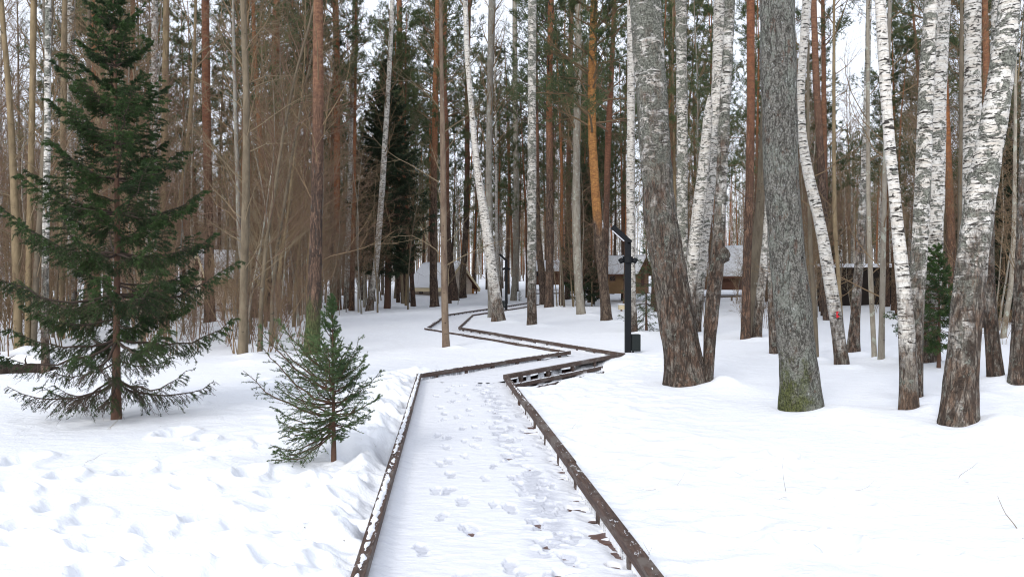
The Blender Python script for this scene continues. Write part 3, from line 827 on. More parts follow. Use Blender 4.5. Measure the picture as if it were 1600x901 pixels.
# ------------------------------------------------------------------ LANDMARK TREES traced from the photograph
def hero(kind, mat, pts, label, d=None, name=None, cat='tree', top=None, n=30, t0=.55, tw='twig', L=2.4, rough=.05, flare=.25, sides=18, low=0, group=None, needles=False, no_crown=False, extra=None, mound=.05):
    """pts: (px, py, width px) from the base up; the trunk goes on above the frame."""
    base = gp(pts[0][0], pts[0][1]) if d is None else np.array([(pts[0][0] - CX) / F * d, d, float(Hbase((pts[0][0] - CX) / F * d, d))])
    d = base[1]
    Q = np.array([at(px, py, d) - base for px, py, w in pts]); W = np.array([w / F * d / 2 for _, _, w in pts])
    Q[0, 2] = min(Q[0, 2], 0)
    dv = rng.normal(0, .006, 2)
    Q[:, 1] += dv[0] * np.maximum(Q[:, 2], 0)
    vis = Q[-1, 2]
    P = [np.array([Q[0, 0] - (Q[1, 0] - Q[0, 0]) * .15, Q[0, 1], -.45])] + list(Q); R = [W[0] * 1.05] + list(W)
    if not no_crown:
        if d < 33: n = int(n * .5)
        if d > 33: t0 = .5 if needles else .42
        hgt = top or (max(vis * 1.12, vis + 2) if d > 33 else max(vis * 1.7, vis + 6, 14.))
        sl = (Q[-1] - Q[-2]) / max(Q[-1, 2] - Q[-2, 2], .1)
        for k in range(1, 6):
            zz = vis + (hgt - vis) * k / 5; P.append(Q[-1] + sl * (zz - vis) * .5 + np.array([0, 0, (zz - vis) * .5]) * 0); P[-1][2] = zz
            R.append(W[-1] * (1 - .9 * k / 5))
    P, R = np.array(P), np.array(R)
    k = 28; zz = np.linspace(P[0, 2], P[-1, 2], k * 2); zz = P[0, 2] + (P[-1, 2] - P[0, 2]) * np.linspace(0, 1, k * 2) ** 1.3
    P2 = np.stack([np.interp(zz, P[:, 2], P[:, 0]), np.interp(zz, P[:, 2], P[:, 1]), zz], 1)
    for _ in range(3): P2[1:-1, :2] = (P2[:-2, :2] + 2 * P2[1:-1, :2] + P2[2:, :2]) / 4
    R2 = np.interp(zz, P[:, 2], R)
    t = thing(name or kind + '_tree', label, cat, base, 0, group)
    tb = MB(); put_trunk(tb, P2, R2, sides, rough, 3 if d < 30 else 2, flare, int(pts[0][0]))
    if extra: extra(tb, P2, R2)
    tb.build('trunk', M[mat], t)
    MOUNDS.append((base[0] + rng.uniform(-.1, .25) + W[0], base[1] - W[0] * rng.uniform(.2, 1.), W[0] * 1.5 + .14, mound * 1.5)); MOUNDS.append((base[0], base[1], W[0] * 1.15 + .05, -mound * .9)); MOUNDS.append((base[0] - W[0], base[1] + .1, W[0] * 2 + .3, mound * .6))
    cb = MB()
    tz = P2[:, 2] / P2[-1, 2]
    if not no_crown:
        keep = P2[:, 2] > t0 * P2[-1, 2]
        if needles:
            A, Ra = sprout(P2[keep][None], R2[keep][None], int(n * 1.25), 0, .98, 2.8, 1.2, .1, 5, .16, .04, .4, .2, .4, rmax=.05); cb.tubes(A, Ra, 4, 0)
            B, Rb = sprout(A, Ra, 6, .3, 1, .42, .8, .1, 4, .2, .05, .6, .3, .3, True); cb.tubes(B, np.maximum(Rb, .004), 3, 0)
            C, Rc = sprout(B, Rb, 5, .25, 1, .5, .7, .2, 3, .2, .08, .6, .4, 0, True); cb.tubes(C, np.maximum(Rc, .003), 3, 0)
            cb.tris(blades(C, 22, .17, .012, 1.0, up=.15, t0=.1), 1)
        else:
            bare_crown(cb, P2[keep], R2[keep], n, 0, L, .7, .25, 5, .04, .03)
    if low:                                             # thin branches on the part in view
        keep = (P2[:, 2] > .9) & (P2[:, 2] < vis * 1.1)
        if keep.sum() > 3:
            A, Ra = sprout(P2[keep][None], R2[keep][None], low, .05, .98, min(1.7, .09 * d), 1.0, .15, 6, .16, .02, .3, .2, 0, rmax=.014); cb.tubes(A, np.maximum(Ra, .003), 4, 0)
            B, Rb = sprout(A, Ra, 5, .25, 1, .45, .7, .05, 4, .2, 0, .7, .4, .2, True); cb.tubes(B, np.maximum(Rb, .0022), 3, 0)
            C, Rc = sprout(B, Rb, 3, .25, 1, .45, .7, 0, 3, .2, 0, .7, .5, .2, True); cb.tubes(C, np.maximum(Rc, .0018), 3, 0)
    if cb.n: cb.build('crown', [M[tw], M['pine_needle']], t)
    return t

def old_roots(tb, P, R):
    pass
big = hero('birch', 'birch_furrow', [(1073, 606, 66), (1068, 560, 58), (1058, 490, 56), (1047, 430, 55), (1038, 380, 53), (1029, 300, 48), (1018, 150, 47), (1009, 0, 46)],
     'thick rough birch with furrowed brown base leaning behind the black lamp post', rough=.07, flare=.22, sides=32, mound=.075)

def burl(tb, P, R):
    i = int(np.argmin(np.abs(P[:, 2] - 2.05))); c = P[i] + np.array([.06, -.06, 0])
    th, ph = np.meshgrid(np.linspace(0, math.pi, 14), np.linspace(0, 2 * math.pi, 20), indexing='ij')
    n = np.stack([np.sin(th) * np.cos(ph), np.sin(th) * np.sin(ph), np.cos(th)], -1)
    r = .115 * (1 + .5 * (vnoise(n[..., 0] * 3 + 4, n[..., 1] * 3 + 4, n[..., 2] * 3 + 4, 6) - .5))
    V = c + n * r[..., None]; I = (np.arange(13) * 20)[:, None]; J = np.arange(19)[None]
    tb.add(V.reshape(-1, 3), np.stack([I + J, I + 20 + J, I + 21 + J, I + J + 1], -1).reshape(-1, 4))
bt = hero('birch', 'birch_old', [(1106, 598, 13), (1107, 560, 18), (1112, 490, 21), (1119, 430, 23), (1125, 350, 18), (1129, 250, 17), (1134, 150, 17), (1142, 0, 16)],
     'slim birch with dark knobbly burl rising from beside the thick furrowed birch', d=12.0, extra=burl, rough=.08, sides=20)
mb = MB()
for q in range(5):
    c = np.array([.40, -.03, 2.16]) + rng.normal(0, .035, 3); mb.box(c, rng.uniform(.03, .07, 3))
hero('birch', 'birch', [(1088, 523, 13), (1092, 470, 14), (1098, 400, 15), (1108, 300, 17), (1117, 200, 18), (1122, 120, 19), (1124, 0, 18)], 'white birch leaning behind the burled slim birch, spotted with black marks')
hero('birch', 'birch', [(1076, 512, 15), (1081, 430, 18), (1084, 390, 19), (1092, 320, 20), (1100, 250, 18), (1106, 175, 13), (1108, 150, 5)], 'broken topped white birch snag just behind the thick furrowed birch', no_crown=True, d=24.)
hero('birch', 'birch_grey', [(1066, 510, 17), (1066, 380, 17), (1066, 200, 17), (1064, 0, 17)], 'straight grey birch rising close behind the thick furrowed birch', d=25.5)
hero('birch', 'birch_clean', [(989, 521, 14), (986, 420, 13), (985, 300, 13), (986, 150, 12), (986, 0, 13)], 'slim clean white birch standing straight behind the black lamp post')
hero('pine', 'pine_gold', [(948, 502, 17), (943, 440, 15), (937, 390, 15), (930, 300, 14), (925, 220, 13), (924, 150, 13), (926, 70, 12), (928, 0, 11)], 'golden orange upper trunk of a crooked pine beside the black lamp post', needles=True, tw='twig', t0=.62, low=4)
hero('bare', 'grey', [(908, 492, 14), (903, 430, 13), (900, 350, 13), (901, 200, 11), (904, 80, 10), (903, 0, 9)], 'grey crooked trunk forking high up next to the golden orange pine', low=8)
hero('pine', 'pine_low', [(858, 481, 14), (859, 400, 12), (859, 300, 11), (858, 150, 10), (861, 0, 9)], 'dark purplish pine with straight trunk between far lamp and golden pine', needles=True, low=8, tw='twig_dark')
hero('pine', 'pine_low', [(850, 477, 13), (846, 420, 11), (840, 370, 10), (838, 250, 9), (836, 100, 8), (836, 0, 8)], 'leaning brown trunk touching the dark purplish pine at its foot', needles=True, tw='twig_dark')
hero('birch', 'birch_grey', [(831, 509, 15), (831, 420, 14), (831, 300, 14), (831, 150, 13), (832, 0, 13)], 'straight grey birch with reddish foot nearest the far lamp')
hero('bare', 'grey', [(802, 470, 10), (806, 420, 10), (807, 300, 9), (805, 150, 8), (804, 0, 7)], 'pale slender trunk just beyond the distant lamp post', low=6)
hero('spruce', 'pine_low', [(887, 468, 9), (887, 400, 9), (888, 300, 8), (890, 150, 8), (893, 0, 7)], 'thin dark trunk with green lower twigs between purplish pine and grey trunk', needles=True, tw='twig_dark')
hero('pine', 'pine_red', [(945, 470, 9), (947, 350, 9), (950, 220, 10), (955, 120, 8), (960, 0, 7)], 'red barked pine just behind the golden orange pine', d=44, needles=True, low=6, tw='twig_red')
# group in front of the reddish hut
hero('pine', 'pine_red', [(1165, 532, 15), (1166, 440, 13), (1171, 300, 13), (1173, 150, 12), (1172, 0, 12)], 'straight orange barked pine close beside the thick grey lichened trunk', needles=True, tw='twig_red')
hero('bare', 'aspen', [(1174, 530, 19), (1178, 460, 19), (1184, 380, 18), (1190, 300, 16), (1196, 150, 14), (1198, 0, 13)], 'tan smooth trunk hugging the orange barked pine', d=23.4)
hero('birch', 'birch', [(1181, 539, 14), (1186, 480, 14), (1193, 420, 13), (1200, 340, 13), (1206, 200, 12), (1208, 0, 12)], 'reddish birch leaning against the tan smooth trunk', d=22.5)
hero('birch', 'birch_grey', [(1210, 553, 14), (1207, 480, 14), (1206, 400, 14), (1206, 200, 13), (1206, 0, 12)], 'slim birch half hidden by the thick grey lichened trunk')
hero('grey', 'lichen', [(1253, 647, 66), (1250, 600, 60), (1246, 560, 57), (1238, 480, 55), (1230, 400, 54), (1219, 300, 52), (1214, 150, 53), (1211, 0, 52)],
     'thick grey trunk coated in lichen with green mossy foot', name='deciduous_tree', rough=.045, flare=.12, sides=36, mound=.08)
def paint_mark(): pass
slb = hero('birch', 'birch_clean', [(1317, 573, 21), (1310, 520, 20), (1300, 455, 20), (1290, 400, 19), (1283, 350, 17), (1269, 300, 17), (1258, 250, 15), (1251, 200, 13), (1250, 150, 12), (1255, 80, 13), (1261, 0, 14)],
     'slanting white birch with a small red paint mark near its foot', low=3)
mb = MB(); mb.box((0, 0, 0), (.022, .012, .12)); mb.box((.024, 0, -.03), (.03, .012, .024)); mb.box((.016, 0, .045), (.026, .012, .02))
b = slb.location; pm = mb.build('paint_mark', plain('red_paint', (.55, .02, .03), .6), slb, False)
p = at(1302, 491, b[1]) - np.array(b); pm.location = (p[0], -.178, p[2]); 
hero('birch', 'birch_old', [(1333, 553, 19), (1336, 500, 15), (1340, 440, 14), (1344, 380, 13), (1349, 300, 11), (1353, 150, 9), (1356, 0, 8)], 'dark mossy trunk leaning behind the slanting marked birch')
hero('bare', 'grey', [(1367, 563, 8), (1361, 450, 8), (1357, 330, 7), (1356, 200, 6), (1356, 0, 5)], 'slim brown stem beside the dark mossy trunk', low=8, sides=8)
hero('bare', 'grey', [(1377, 566, 10), (1379, 450, 9), (1381, 330, 8), (1385, 180, 7), (1390, 0, 6)], 'taller slim brown stem twinned with the one by the mossy trunk', low=10, sides=8)
hero('bare', 'aspen', [(1277, 562, 6), (1274, 500, 7), (1268, 420, 7), (1264, 330, 6), (1262, 200, 5), (1262, 100, 4)], 'thin tan stem with a forked twig between lichened trunk and slanting birch', low=7, sides=8)
hero('bare', 'aspen', [(1318, 548, 6), (1311, 450, 6), (1303, 350, 7), (1301, 250, 6), (1300, 100, 5)], 'thin tan stem crossing just behind the slanting white birch', low=8, sides=8, d=21.5)
hero('birch', 'birch_clean', [(1421, 648, 27), (1419, 590, 25), (1417, 530, 25), (1411, 450, 21), (1403, 380, 19), (1395, 300, 17), (1386, 220, 16), (1381, 150, 16), (1375, 70, 16), (1370, 0, 16)], 'white birch curving outward with brown foot, first of the four front birches', mound=.07, sides=24)
hero('birch', 'birch_grey', [(1429, 640, 22), (1430, 570, 23), (1431, 500, 23), (1436, 400, 24), (1443, 300, 24), (1447, 150, 23), (1457, 0, 20)], 'grey lichened birch growing right against the curving white birch', d=10.9, sides=24)
hero('birch', 'birch', [(1453, 571, 30), (1455, 510, 27), (1458, 440, 24), (1463, 300, 23), (1466, 150, 22), (1473, 0, 20)], 'dark footed birch with a young green spruce around its stem', mound=.07, sides=24)
hero('birch', 'birch_grey', [(1498, 667, 52), (1502, 610, 50), (1507, 540, 47), (1513, 470, 46), (1522, 400, 45), (1532, 300, 44), (1549, 220, 39), (1563, 150, 37), (1573, 70, 34), (1581, 0, 32)],
     'stout white birch leaning outward, nearest of the front birches', mound=.1, sides=32, rough=.06)
hero('birch', 'birch', [(1512, 630, 27), (1515, 500, 27), (1517, 350, 26), (1518, 200, 25), (1518, 0, 23)], 'upright pale birch rising from behind the stout leaning birch', d=11.4, sides=24)
hero('birch', 'birch_old', [(1558, 603, 24), (1551, 540, 22), (1546, 480, 19), (1543, 420, 17), (1545, 300, 15), (1550, 150, 13), (1553, 0, 12)], 'brown mossy birch curving behind the stout leaning birch', mound=.1)
hero('birch', 'birch_old', [(1592, 609, 31), (1595, 530, 27), (1597, 450, 24), (1601, 300, 21), (1606, 100, 20), (1608, 0, 19)], 'rough birch with brown foot cut off by the picture edge', mound=.06)
hero('bare', 'aspen', [(1500, 560, 9), (1500, 420, 8), (1501, 300, 7), (1502, 150, 6), (1503, 0, 5)], 'straight thin tan stem between the dark footed birch and the stout birch', low=8, d=20, sides=8)
hero('bare', 'grey', [(1567, 531, 9), (1573, 490, 8), (1582, 440, 8), (1586, 330, 6), (1588, 200, 5)], 'dark crooked sapling behind the brown mossy birch', low=9, sides=8, tw='twig_dark')
# centre
hero('birch', 'birch_clean', [(780, 504, 21), (775, 465, 18), (768, 420, 16), (762, 370, 16), (756, 330, 14), (749, 290, 12), (741, 220, 9), (735, 150, 8), (730, 90, 8), (727, 0, 8)], 'white birch leaning over the path bend in front of the far lamp', mound=.08, sides=24, low=3)
hero('bare', 'grey', [(770, 497, 14), (767, 420, 13), (764, 350, 11), (764, 250, 10), (766, 120, 10), (769, 0, 11)], 'grey upright trunk sharing its foot with the leaning white birch')
hero('bare', 'brown', [(697, 544, 11), (695, 480, 11), (694, 400, 10), (693, 320, 10), (692, 220, 8), (690, 100, 6), (689, 0, 5)], 'slim tan tree with crooked side branches in front of the cream cabin', low=17, tw='twig_tan', mound=.04)
hero('pine', 'pine_low', [(679, 480, 14), (677, 430, 12), (677, 380, 11), (678, 280, 10), (680, 150, 9), (684, 0, 8)], 'reddish brown pine directly before the cream cabin roof', needles=True, tw='twig')
hero('pine', 'pine_low', [(711, 470, 14), (704, 420, 12), (699, 370, 11), (696, 280, 10), (693, 150, 9), (694, 0, 9)], 'brown pine leaning across the cream cabin wall', needles=True)
hero('pine', 'pine_low', [(722, 466, 13), (724, 420, 10), (728, 360, 9), (730, 280, 8), (730, 150, 8), (732, 0, 8)], 'dark upright pine before the cream cabin gable', needles=True, low=5)
hero('pine', 'pine_red', [(700, 462, 11), (697, 350, 11), (696, 200, 11), (691, 90, 10), (683, 0, 10)], 'orange red pine with forking top above the cream cabin', d=62, needles=True, tw='twig_red')
hero('birch', 'birch', [(577, 487, 12), (582, 450, 10), (587, 420, 9), (593, 350, 9), (598, 280, 9), (604, 180, 8), (609, 90, 7), (613, 0, 7)], 'thin white birch slanting across the big dark spruce')
hero('pine', 'pine_low', [(634, 474, 13), (633, 420, 11), (632, 340, 9), (628, 200, 9), (624, 0, 8)], 'brown pine trunk right beside the big dark spruce', needles=True)
hero('pine', 'pine_moss', [(487, 557, 26), (489, 500, 23), (492, 440, 21), (494, 350, 19), (497, 200, 17), (497, 100, 16), (497, 0, 15)], 'red barked pine with green mossy base behind the small spruce', needles=True, low=8, sides=26, mound=.05)
hero('bare', 'aspen', [(379, 556, 15), (381, 480, 13), (382, 400, 12), (385, 300, 12), (386, 150, 10), (381, 0, 9)], 'slender tan trunk standing alone between tall spruce and mossy pine', low=22, tw='twig_tan', mound=.05)
hero('bare', 'grey', [(387, 541, 8), (384, 450, 8), (374, 380, 7), (370, 250, 6), (366, 100, 5)], 'thin dark stem close behind the slender tan trunk', low=14)
hero('pine', 'pine_red', [(529, 500, 10), (527, 400, 10), (527, 250, 10), (527, 100, 10), (525, 0, 9)], 'red pine with straight stem just behind the mossy based pine', d=46, needles=True, low=8, tw='twig_red')
hero('birch', 'birch', [(541, 495, 10), (544, 400, 9), (548, 280, 9), (553, 150, 10), (556, 0, 9)], 'spotted birch behind the mossy based pine', d=48, low=4)
hero('pine', 'pine_red', [(429, 505, 15), (428, 400, 14), (428, 250, 13), (430, 100, 12), (432, 0, 11)], 'dusky red pine between slender tan trunk and mossy based pine', d=44, needles=True, low=10, tw='twig_red')
# left cluster
hero('bare', 'aspen', [(29, 551, 13), (27, 480, 12), (26, 400, 13), (23, 300, 11), (18, 180, 9), (11, 90, 8), (3, 0, 7)], 'leaning tan trunk, thickest of the cluster at the picture edge', low=14, tw='twig_tan')
hero('bare', 'aspen', [(43, 551, 9), (44, 430, 9), (47, 300, 9), (50, 150, 9), (52, 0, 9)], 'tan trunk paired closely with a twin beyond the tall spruce', low=8, tw='twig_tan')
hero('bare', 'aspen', [(52, 551, 9), (56, 430, 9), (65, 300, 9), (73, 150, 9), (80, 0, 8)], 'tan trunk slanting away from its close twin beyond the tall spruce', low=8, tw='twig_tan')
hero('birch', 'birch_grey', [(71, 584, 12), (70, 520, 11), (71, 420, 10), (74, 300, 10), (76, 150, 9), (78, 0, 9)], 'pale birch with its foot by the dark fallen log', low=6)
hero('bare', 'aspen', [(97, 540, 8), (96, 400, 9), (98, 250, 9), (99, 100, 9), (100, 0, 8)], 'tan upright trunk behind the tall spruce boughs', d=25, low=8, tw='twig_tan')
hero('birch', 'birch', [(112, 530, 10), (111, 400, 11), (110, 200, 11), (112, 0, 11)], 'white birch seen through the tall spruce boughs', d=27, low=4)
hero('bare', 'aspen', [(256, 525, 8), (255, 420, 9), (256, 300, 10), (258, 150, 10), (260, 0, 9)], 'upright tan trunk of the forked pair past the tall spruce', d=26, low=10, tw='twig_tan')
hero('bare', 'aspen', [(259, 525, 8), (262, 450, 9), (272, 370, 8), (284, 300, 7), (296, 200, 6), (303, 100, 5)], 'slanting tan limb of the forked pair past the tall spruce', d=26, low=10, tw='twig_tan')
hero('birch', 'birch', [(240, 515, 11), (240, 400, 10), (241, 200, 10), (243, 0, 9)], 'spotted birch just past the tall spruce', d=31, low=4)
hero('pine', 'pine_red', [(328, 505, 17), (327, 430, 15), (325, 300, 13), (322, 150, 12), (321, 0, 11)], 'dull red pine in front of the twig hidden cabin', d=33, needles=True, low=10, tw='twig_red')

# ------------------------------------------------------------------ SPRUCES
def spruce_thing(tb, cb, loc, label, mats=('spruce', 'twig_dark', 'needle'), name='spruce_tree', rz=0., group=None):
    t = thing(name, label, 'spruce', loc, rz, group)
    tb.build('trunk', M[mats[0]], t); cb.build('crown', [M[mats[1]], M[mats[2]]], t)
    return t
c = gp(181, 655)
tb, cb = make_spruce(5.65, .45, 1.72, .48, 7, (.022, .0031), 400, 23, .27, 5, .046, .72, .97, sides=16, bare_below=.72, taper_pow=1.08, inter=4, sublen=.27)
spruce_thing(tb, cb, c, 'tall dark green spruce standing in the snow, nearest big conifer', ('spruce', 'twig_dark', 'needle'))
c = gp(521, 725)
tb, cb = make_spruce(1.44, .24, .68, .092, 6, (.014, .0020), 560, 10, .80, 2,   .019, .16, .80, skew=(.36, math.pi), sides=12, sublen=.40, inter=3, prof=([.2, .3, .42, .6, .78, .95, 1.2, 1.42], [.40, .85, 1.05, 1.0, .55, .24, .17, .05]), extra=tuple((.26 + .03 * q, .5 + .04 * (q % 3), (-.9, -.5 + .2 * q, -.42 + .03 * q)) for q in range(6)))
spruce_thing(tb, cb, c, 'knee high bushy little spruce growing beside the snowy path', ('spruce', 'spruce', 'needle_young'), 'small_spruce')
c = gp(605, 482)
tb, cb = make_spruce(15.2, 2.9, 3.1, .55, 6, (.13, .022), 60, 10, .05, 3, .17, .5, .95, taper_pow=.8)
spruce_thing(tb, cb, c, 'big dark spruce behind the thin slanting birch', ('spruce', 'twig_dark', 'needle_dull'))
c = gp(912, 478)
tb, cb = make_spruce(10.5, .9, 2.1, .42, 5, (.12, .021), 60, 11, .0, 3, .10, .5, .9)
spruce_thing(tb, cb, c, 'dark slim spruce between the grey crooked trunk and the golden pine', ('spruce', 'twig_dark', 'needle_dull'))
c = gp(1010, 516)
tb, cb = make_spruce(3.4, .25, 1.35, .34, 4, (.05, .006), 60, 9, .02, 2, .04, .4, .7)
spruce_thing(tb, cb, c, 'loose young spruce behind the black lamp post and slim white birch', ('spruce', 'twig_dark', 'needle_young'))
c = gp(1467, 577)
tb, cb = make_spruce(2.3, .5, .85, .2, 5, (.04, .006), 150, 10, .2, 3, .03, .35, .85, skew=(.35, 2.6))
spruce_thing(tb, cb, c, 'young green spruce tucked between the front birches', ('spruce', 'spruce', 'needle'), 'small_spruce')
c = gp(812, 470)
tb, cb = make_spruce(.9, .1, .38, .14, 4, (.03, .004), 60, 5, .3, 2, .015, .2, .9)
spruce_thing(tb, cb, c, 'tiny spruce seedling on the open snow beyond the far lamp', ('spruce', 'spruce', 'needle_young'), 'small_spruce')

build_ground()

# ------------------------------------------------------------------ FALLEN LOG, TWIGS
c = gp(30, 584)
t = thing('fallen_log', 'dark fallen log with snow along its back at the foot of pale birch', 'log', c)
P = np.array([[-1.6, -.1, .0], [-.9, -.03, .07], [-.3, 0, .09], [.2, .03, .08], [.62, .08, .03]]); tb = MB()
tt = np.linspace(0, 4, 60); Pl = np.stack([np.interp(tt, np.arange(5), P[:, c_]) for c_ in range(3)], 1); Rl = np.interp(tt, np.arange(5), [.13, .13, .12, .105, .07]) * (1 + .3 * (vnoise(tt * 6, tt * 0, seed=5) - .5)); Pl[:, 2] += .05 * (vnoise(tt * 4, tt * 0, seed=6) - .5)
tb.tubes(Pl, Rl, 14, cap=True); tb.build('trunk', M['log'], t)
mb = MB(); u = np.linspace(0, 1, 60); v = np.linspace(-1, 1, 12); U, Vv = np.meshgrid(u, v, indexing='ij')
X = -1.62 + 2.05 * U; Y = np.interp(X, P[:, 0], P[:, 1]) + .12 + .19 * Vv; Z = np.interp(X, P[:, 0], P[:, 2]) + .06 + .20 * (1 - Vv ** 2) * (.7 + .6 * fbm(U * 12, Vv, 2, 4)) - .05
I = (np.arange(59) * 12)[:, None]; J = np.arange(11)[None]
mb.add(np.stack([X, Y, Z], -1).reshape(-1, 3), np.stack([I + J, I + J + 1, I + J + 13, I + J + 12], -1).reshape(-1, 4)[:, ::-1]); mb.build('snow_cover', M['snow'], t)
for q in range(5):
    mb = MB(); p0 = P[rng.integers(1, 4)] + [rng.normal(0, .2), -.05, .05]; Q = np.array([p0, p0 + [rng.normal(0, .1), -.1, .12], p0 + [rng.normal(0, .25), -.2, .2]]); mb.tubes(Q, np.array([.02, .014, .004]), 5); mb.build('branch', M['twig_dark'], t)

def dry_twig(px, py, label, L=.35, r=.004, k=2):
    L *= .75; r *= .8; k = 1 if r > .006 else k
    c = gp(px, py); c[2] = float(H(np.array([c[0]]), np.array([c[1]]))[0])
    mb = MB()
    for q in range(k):
        a = rng.uniform(-1.2, 1.2); el = rng.uniform(.1, .9)
        D = np.array([math.sin(a) * math.cos(el), -.3 * math.cos(a), math.sin(el)]); pts = [np.array([rng.normal(0, .04), 0, -.02])]
        for _ in range(4): D = nrm(D + rng.normal(0, .25, 3)); pts.append(pts[-1] + D * L / 4 * rng.uniform(.7, 1.2))
        mb.tubes(np.array(pts), r * .5 * np.linspace(1, .4, 5), 4)
    o = mb.build('dry_twig', M['twig_tan'], None); o.location = c
    tag(o, label, 'twig', 'dry twigs poking out of the snow')
for a in [(1232, 772, 'thin bent twig in open snow below the thick lichened trunk', .45, .004), (1228, 718, 'short forked twig just under the foot of the lichened trunk', .28, .004),
          (1318, 765, 'curved hair thin twig in open snow below slanting birch', .4, .003), (1500, 748, 'flat lying twig in snow below the stout leaning birch', .3, .004),
          (1592, 828, 'thick grey twig sticking up at the lower picture corner', .32, .009), (897, 672, 'tiny twig in the snow near the lamp side rail', .25, .003),
          (1045, 768, 'twig scrap lying in snow below the furrowed birch', .22, .003), (1015, 868, 'small twig just outside the lamp side rail close to camera', .16, .003),
          (162, 672, 'twig lying in snow right below the tall spruce stem', .35, .005), (130, 724, 'crossed twig scraps on the snow below the tall spruce', .3, .004),
          (585, 702, 'twig on the lumpy snow between small spruce and rail', .18, .003), (300, 672, 'twig tip in the snow beside drooping spruce boughs', .25, .004)]:
    dry_twig(*a)

# ------------------------------------------------------------------ BACKGROUND WOOD: kinds built once, then copied
def proto(name, mbs, mats, cat):
    t = link(name, None); t['category'] = cat; parts = []
    for (nm, b), m in zip(mbs, mats): parts.append(b.build(nm, m, t))
    return t
VAR = {'pine': [], 'birch': [], 'bare': [], 'spruce': [], 'sapling': [], 'shrub': []}
for k, a in enumerate([(23, .16, 30, .42), (24, .18, 28, .5), (20, .14, 32, .38), (23, .17, 26, .48, True), (18, .13, 34, .34), (25, .19, 30, .52)]):
    tb, cb = make_pine(*a); VAR['pine'].append(proto('pine_tree', (('trunk', tb), ('crown', cb)), (M[('pine', 'pine_red', 'pine', 'pine_red', 'pine_low', 'pine')[k]], [M[('twig', 'twig_red')[k % 2]], M['pine_needle']]), 'tree'))
for k, a in enumerate([(20, .12, 34, .33), (22, .14, 36, .38), (18, .10, 32, .3), (21, .13, 30, .42), (17, .09, 34, .25)]):
    tb, cb = make_birch(*a); VAR['birch'].append(proto('birch_tree', (('trunk', tb), ('crown', cb)), (M[('birch', 'birch_clean', 'birch', 'birch_grey', 'birch_grey')[k]], M[('twig_red', 'twig')[k % 2]]), 'tree'))
for k, a in enumerate([(16, .09, 36, .2), (18, .11, 34, .28), (14, .07, 38, .15), (19, .12, 30, .35), (13, .06, 36, .12), (17, .1, 40, .2)]):
    tb, cb = make_bare(*a); VAR['bare'].append(proto('bare_tree', (('trunk', tb), ('crown', cb)), (M[('grey', 'aspen')[k % 2]], M[('twig', 'twig_tan', 'twig_red')[k % 3]]), 'tree'))
for k, a in enumerate([(13, 1., 2.6, .6), (17, 2., 3., .7), (9, .6, 2.0, .5)]):
    tb, cb = make_spruce(a[0], a[1], a[2], a[3], 5, (.13, .022), 56, 9, .05, 3, None, .5, .95); VAR['spruce'].append(proto('spruce_tree', (('trunk', tb), ('crown', cb)), (M['spruce'], [M['twig_dark'], M['needle_dull']]), 'spruce'))
for k, a in enumerate([(7, .034, 30, .75, 1.6, .15), (9, .047, 34, .95, 2.2, .15), (5, .026, 26, .7, 1.2, .12), (10, .052, 36, .9, 2.3, .2), (7.5, .037, 34, 1.2, 2.3, .1)]):
    tb, cb = split_sapling(*a); VAR['sapling'].append(proto('bare_sapling', (('stem', tb), ('branches', cb)), (M[('grey', 'aspen')[k % 2]], M[('twig', 'twig_red', 'twig_tan')[k % 3]]), 'sapling'))
for k, a in enumerate([(2.6, .012, 7, .6, .7, .25, 5), (3.4, .015, 8, .6, .9, .25, 4), (1.6, .008, 5, .7, .5, .1, 6)]):
    b = make_sapling(*a); o = b.build('bare_shrub', M[('twig_red', 'twig', 'twig')[k]]); o['category'] = 'shrub'; VAR['shrub'].append(o)

ZONES = [(-9e9, 95, 'past the tan trunk cluster'), (95, 235, 'behind the tall spruce'), (235, 310, 'behind the forked tan pair'), (310, 372, 'beside the twig hidden cabin'), (372, 425, 'behind the slender tan trunk'),
         (425, 475, 'by the dusky red pine'), (475, 515, 'behind the mossy based pine'), (515, 572, 'by the spotted birch'), (572, 660, 'around the big dark spruce'), (660, 705, 'over the cream cabin roof'),
         (705, 752, 'behind the cream cabin gable'), (752, 800, 'behind the far lamp'), (800, 845, 'by the reddish footed birch'), (845, 895, 'behind the purplish pine'), (895, 940, 'behind the golden pine'),
         (940, 1000, 'behind the near lamp post'), (1000, 1055, 'behind the thick furrowed birch'), (1055, 1130, 'behind the burled birch'), (1130, 1190, 'around the reddish hut'), (1190, 1260, 'behind the lichened trunk'),
         (1260, 1325, 'behind the slanting marked birch'), (1325, 1400, 'before the dark barn'), (1400, 1450, 'behind the curving birch'), (1450, 1530, 'behind the stout birch'), (1530, 9e9, 'behind the brown mossy birch')]
DMIN = ([-400, 0, 100, 250, 380, 480, 520, 640, 760, 860, 960, 1010, 1100, 1200, 1300, 1400, 1500, 1600, 2000], [24, 24, 27, 25, 23, 30, 42, 50, 60, 54, 46, 38, 34, 31, 29, 28, 27, 25, 25])
WTS = [(110, (.10, .28, .62, 0)), (400, (.26, .16, .58, 0)), (560, (.36, .22, .42, 0)), (770, (.50, .16, .30, .04)), (1000, (.42, .24, .32, .02)), (1250, (.28, .34, .37, .01)), (9e9, (.14, .36, .46, .04))]
placed, taken, used = [], [], set()
CLEAR = [(640, 760, 72), (556, 664, 54), (1130, 1162, 68), (1300, 1410, 58), (945, 1012, 60), (276, 362, 44)]
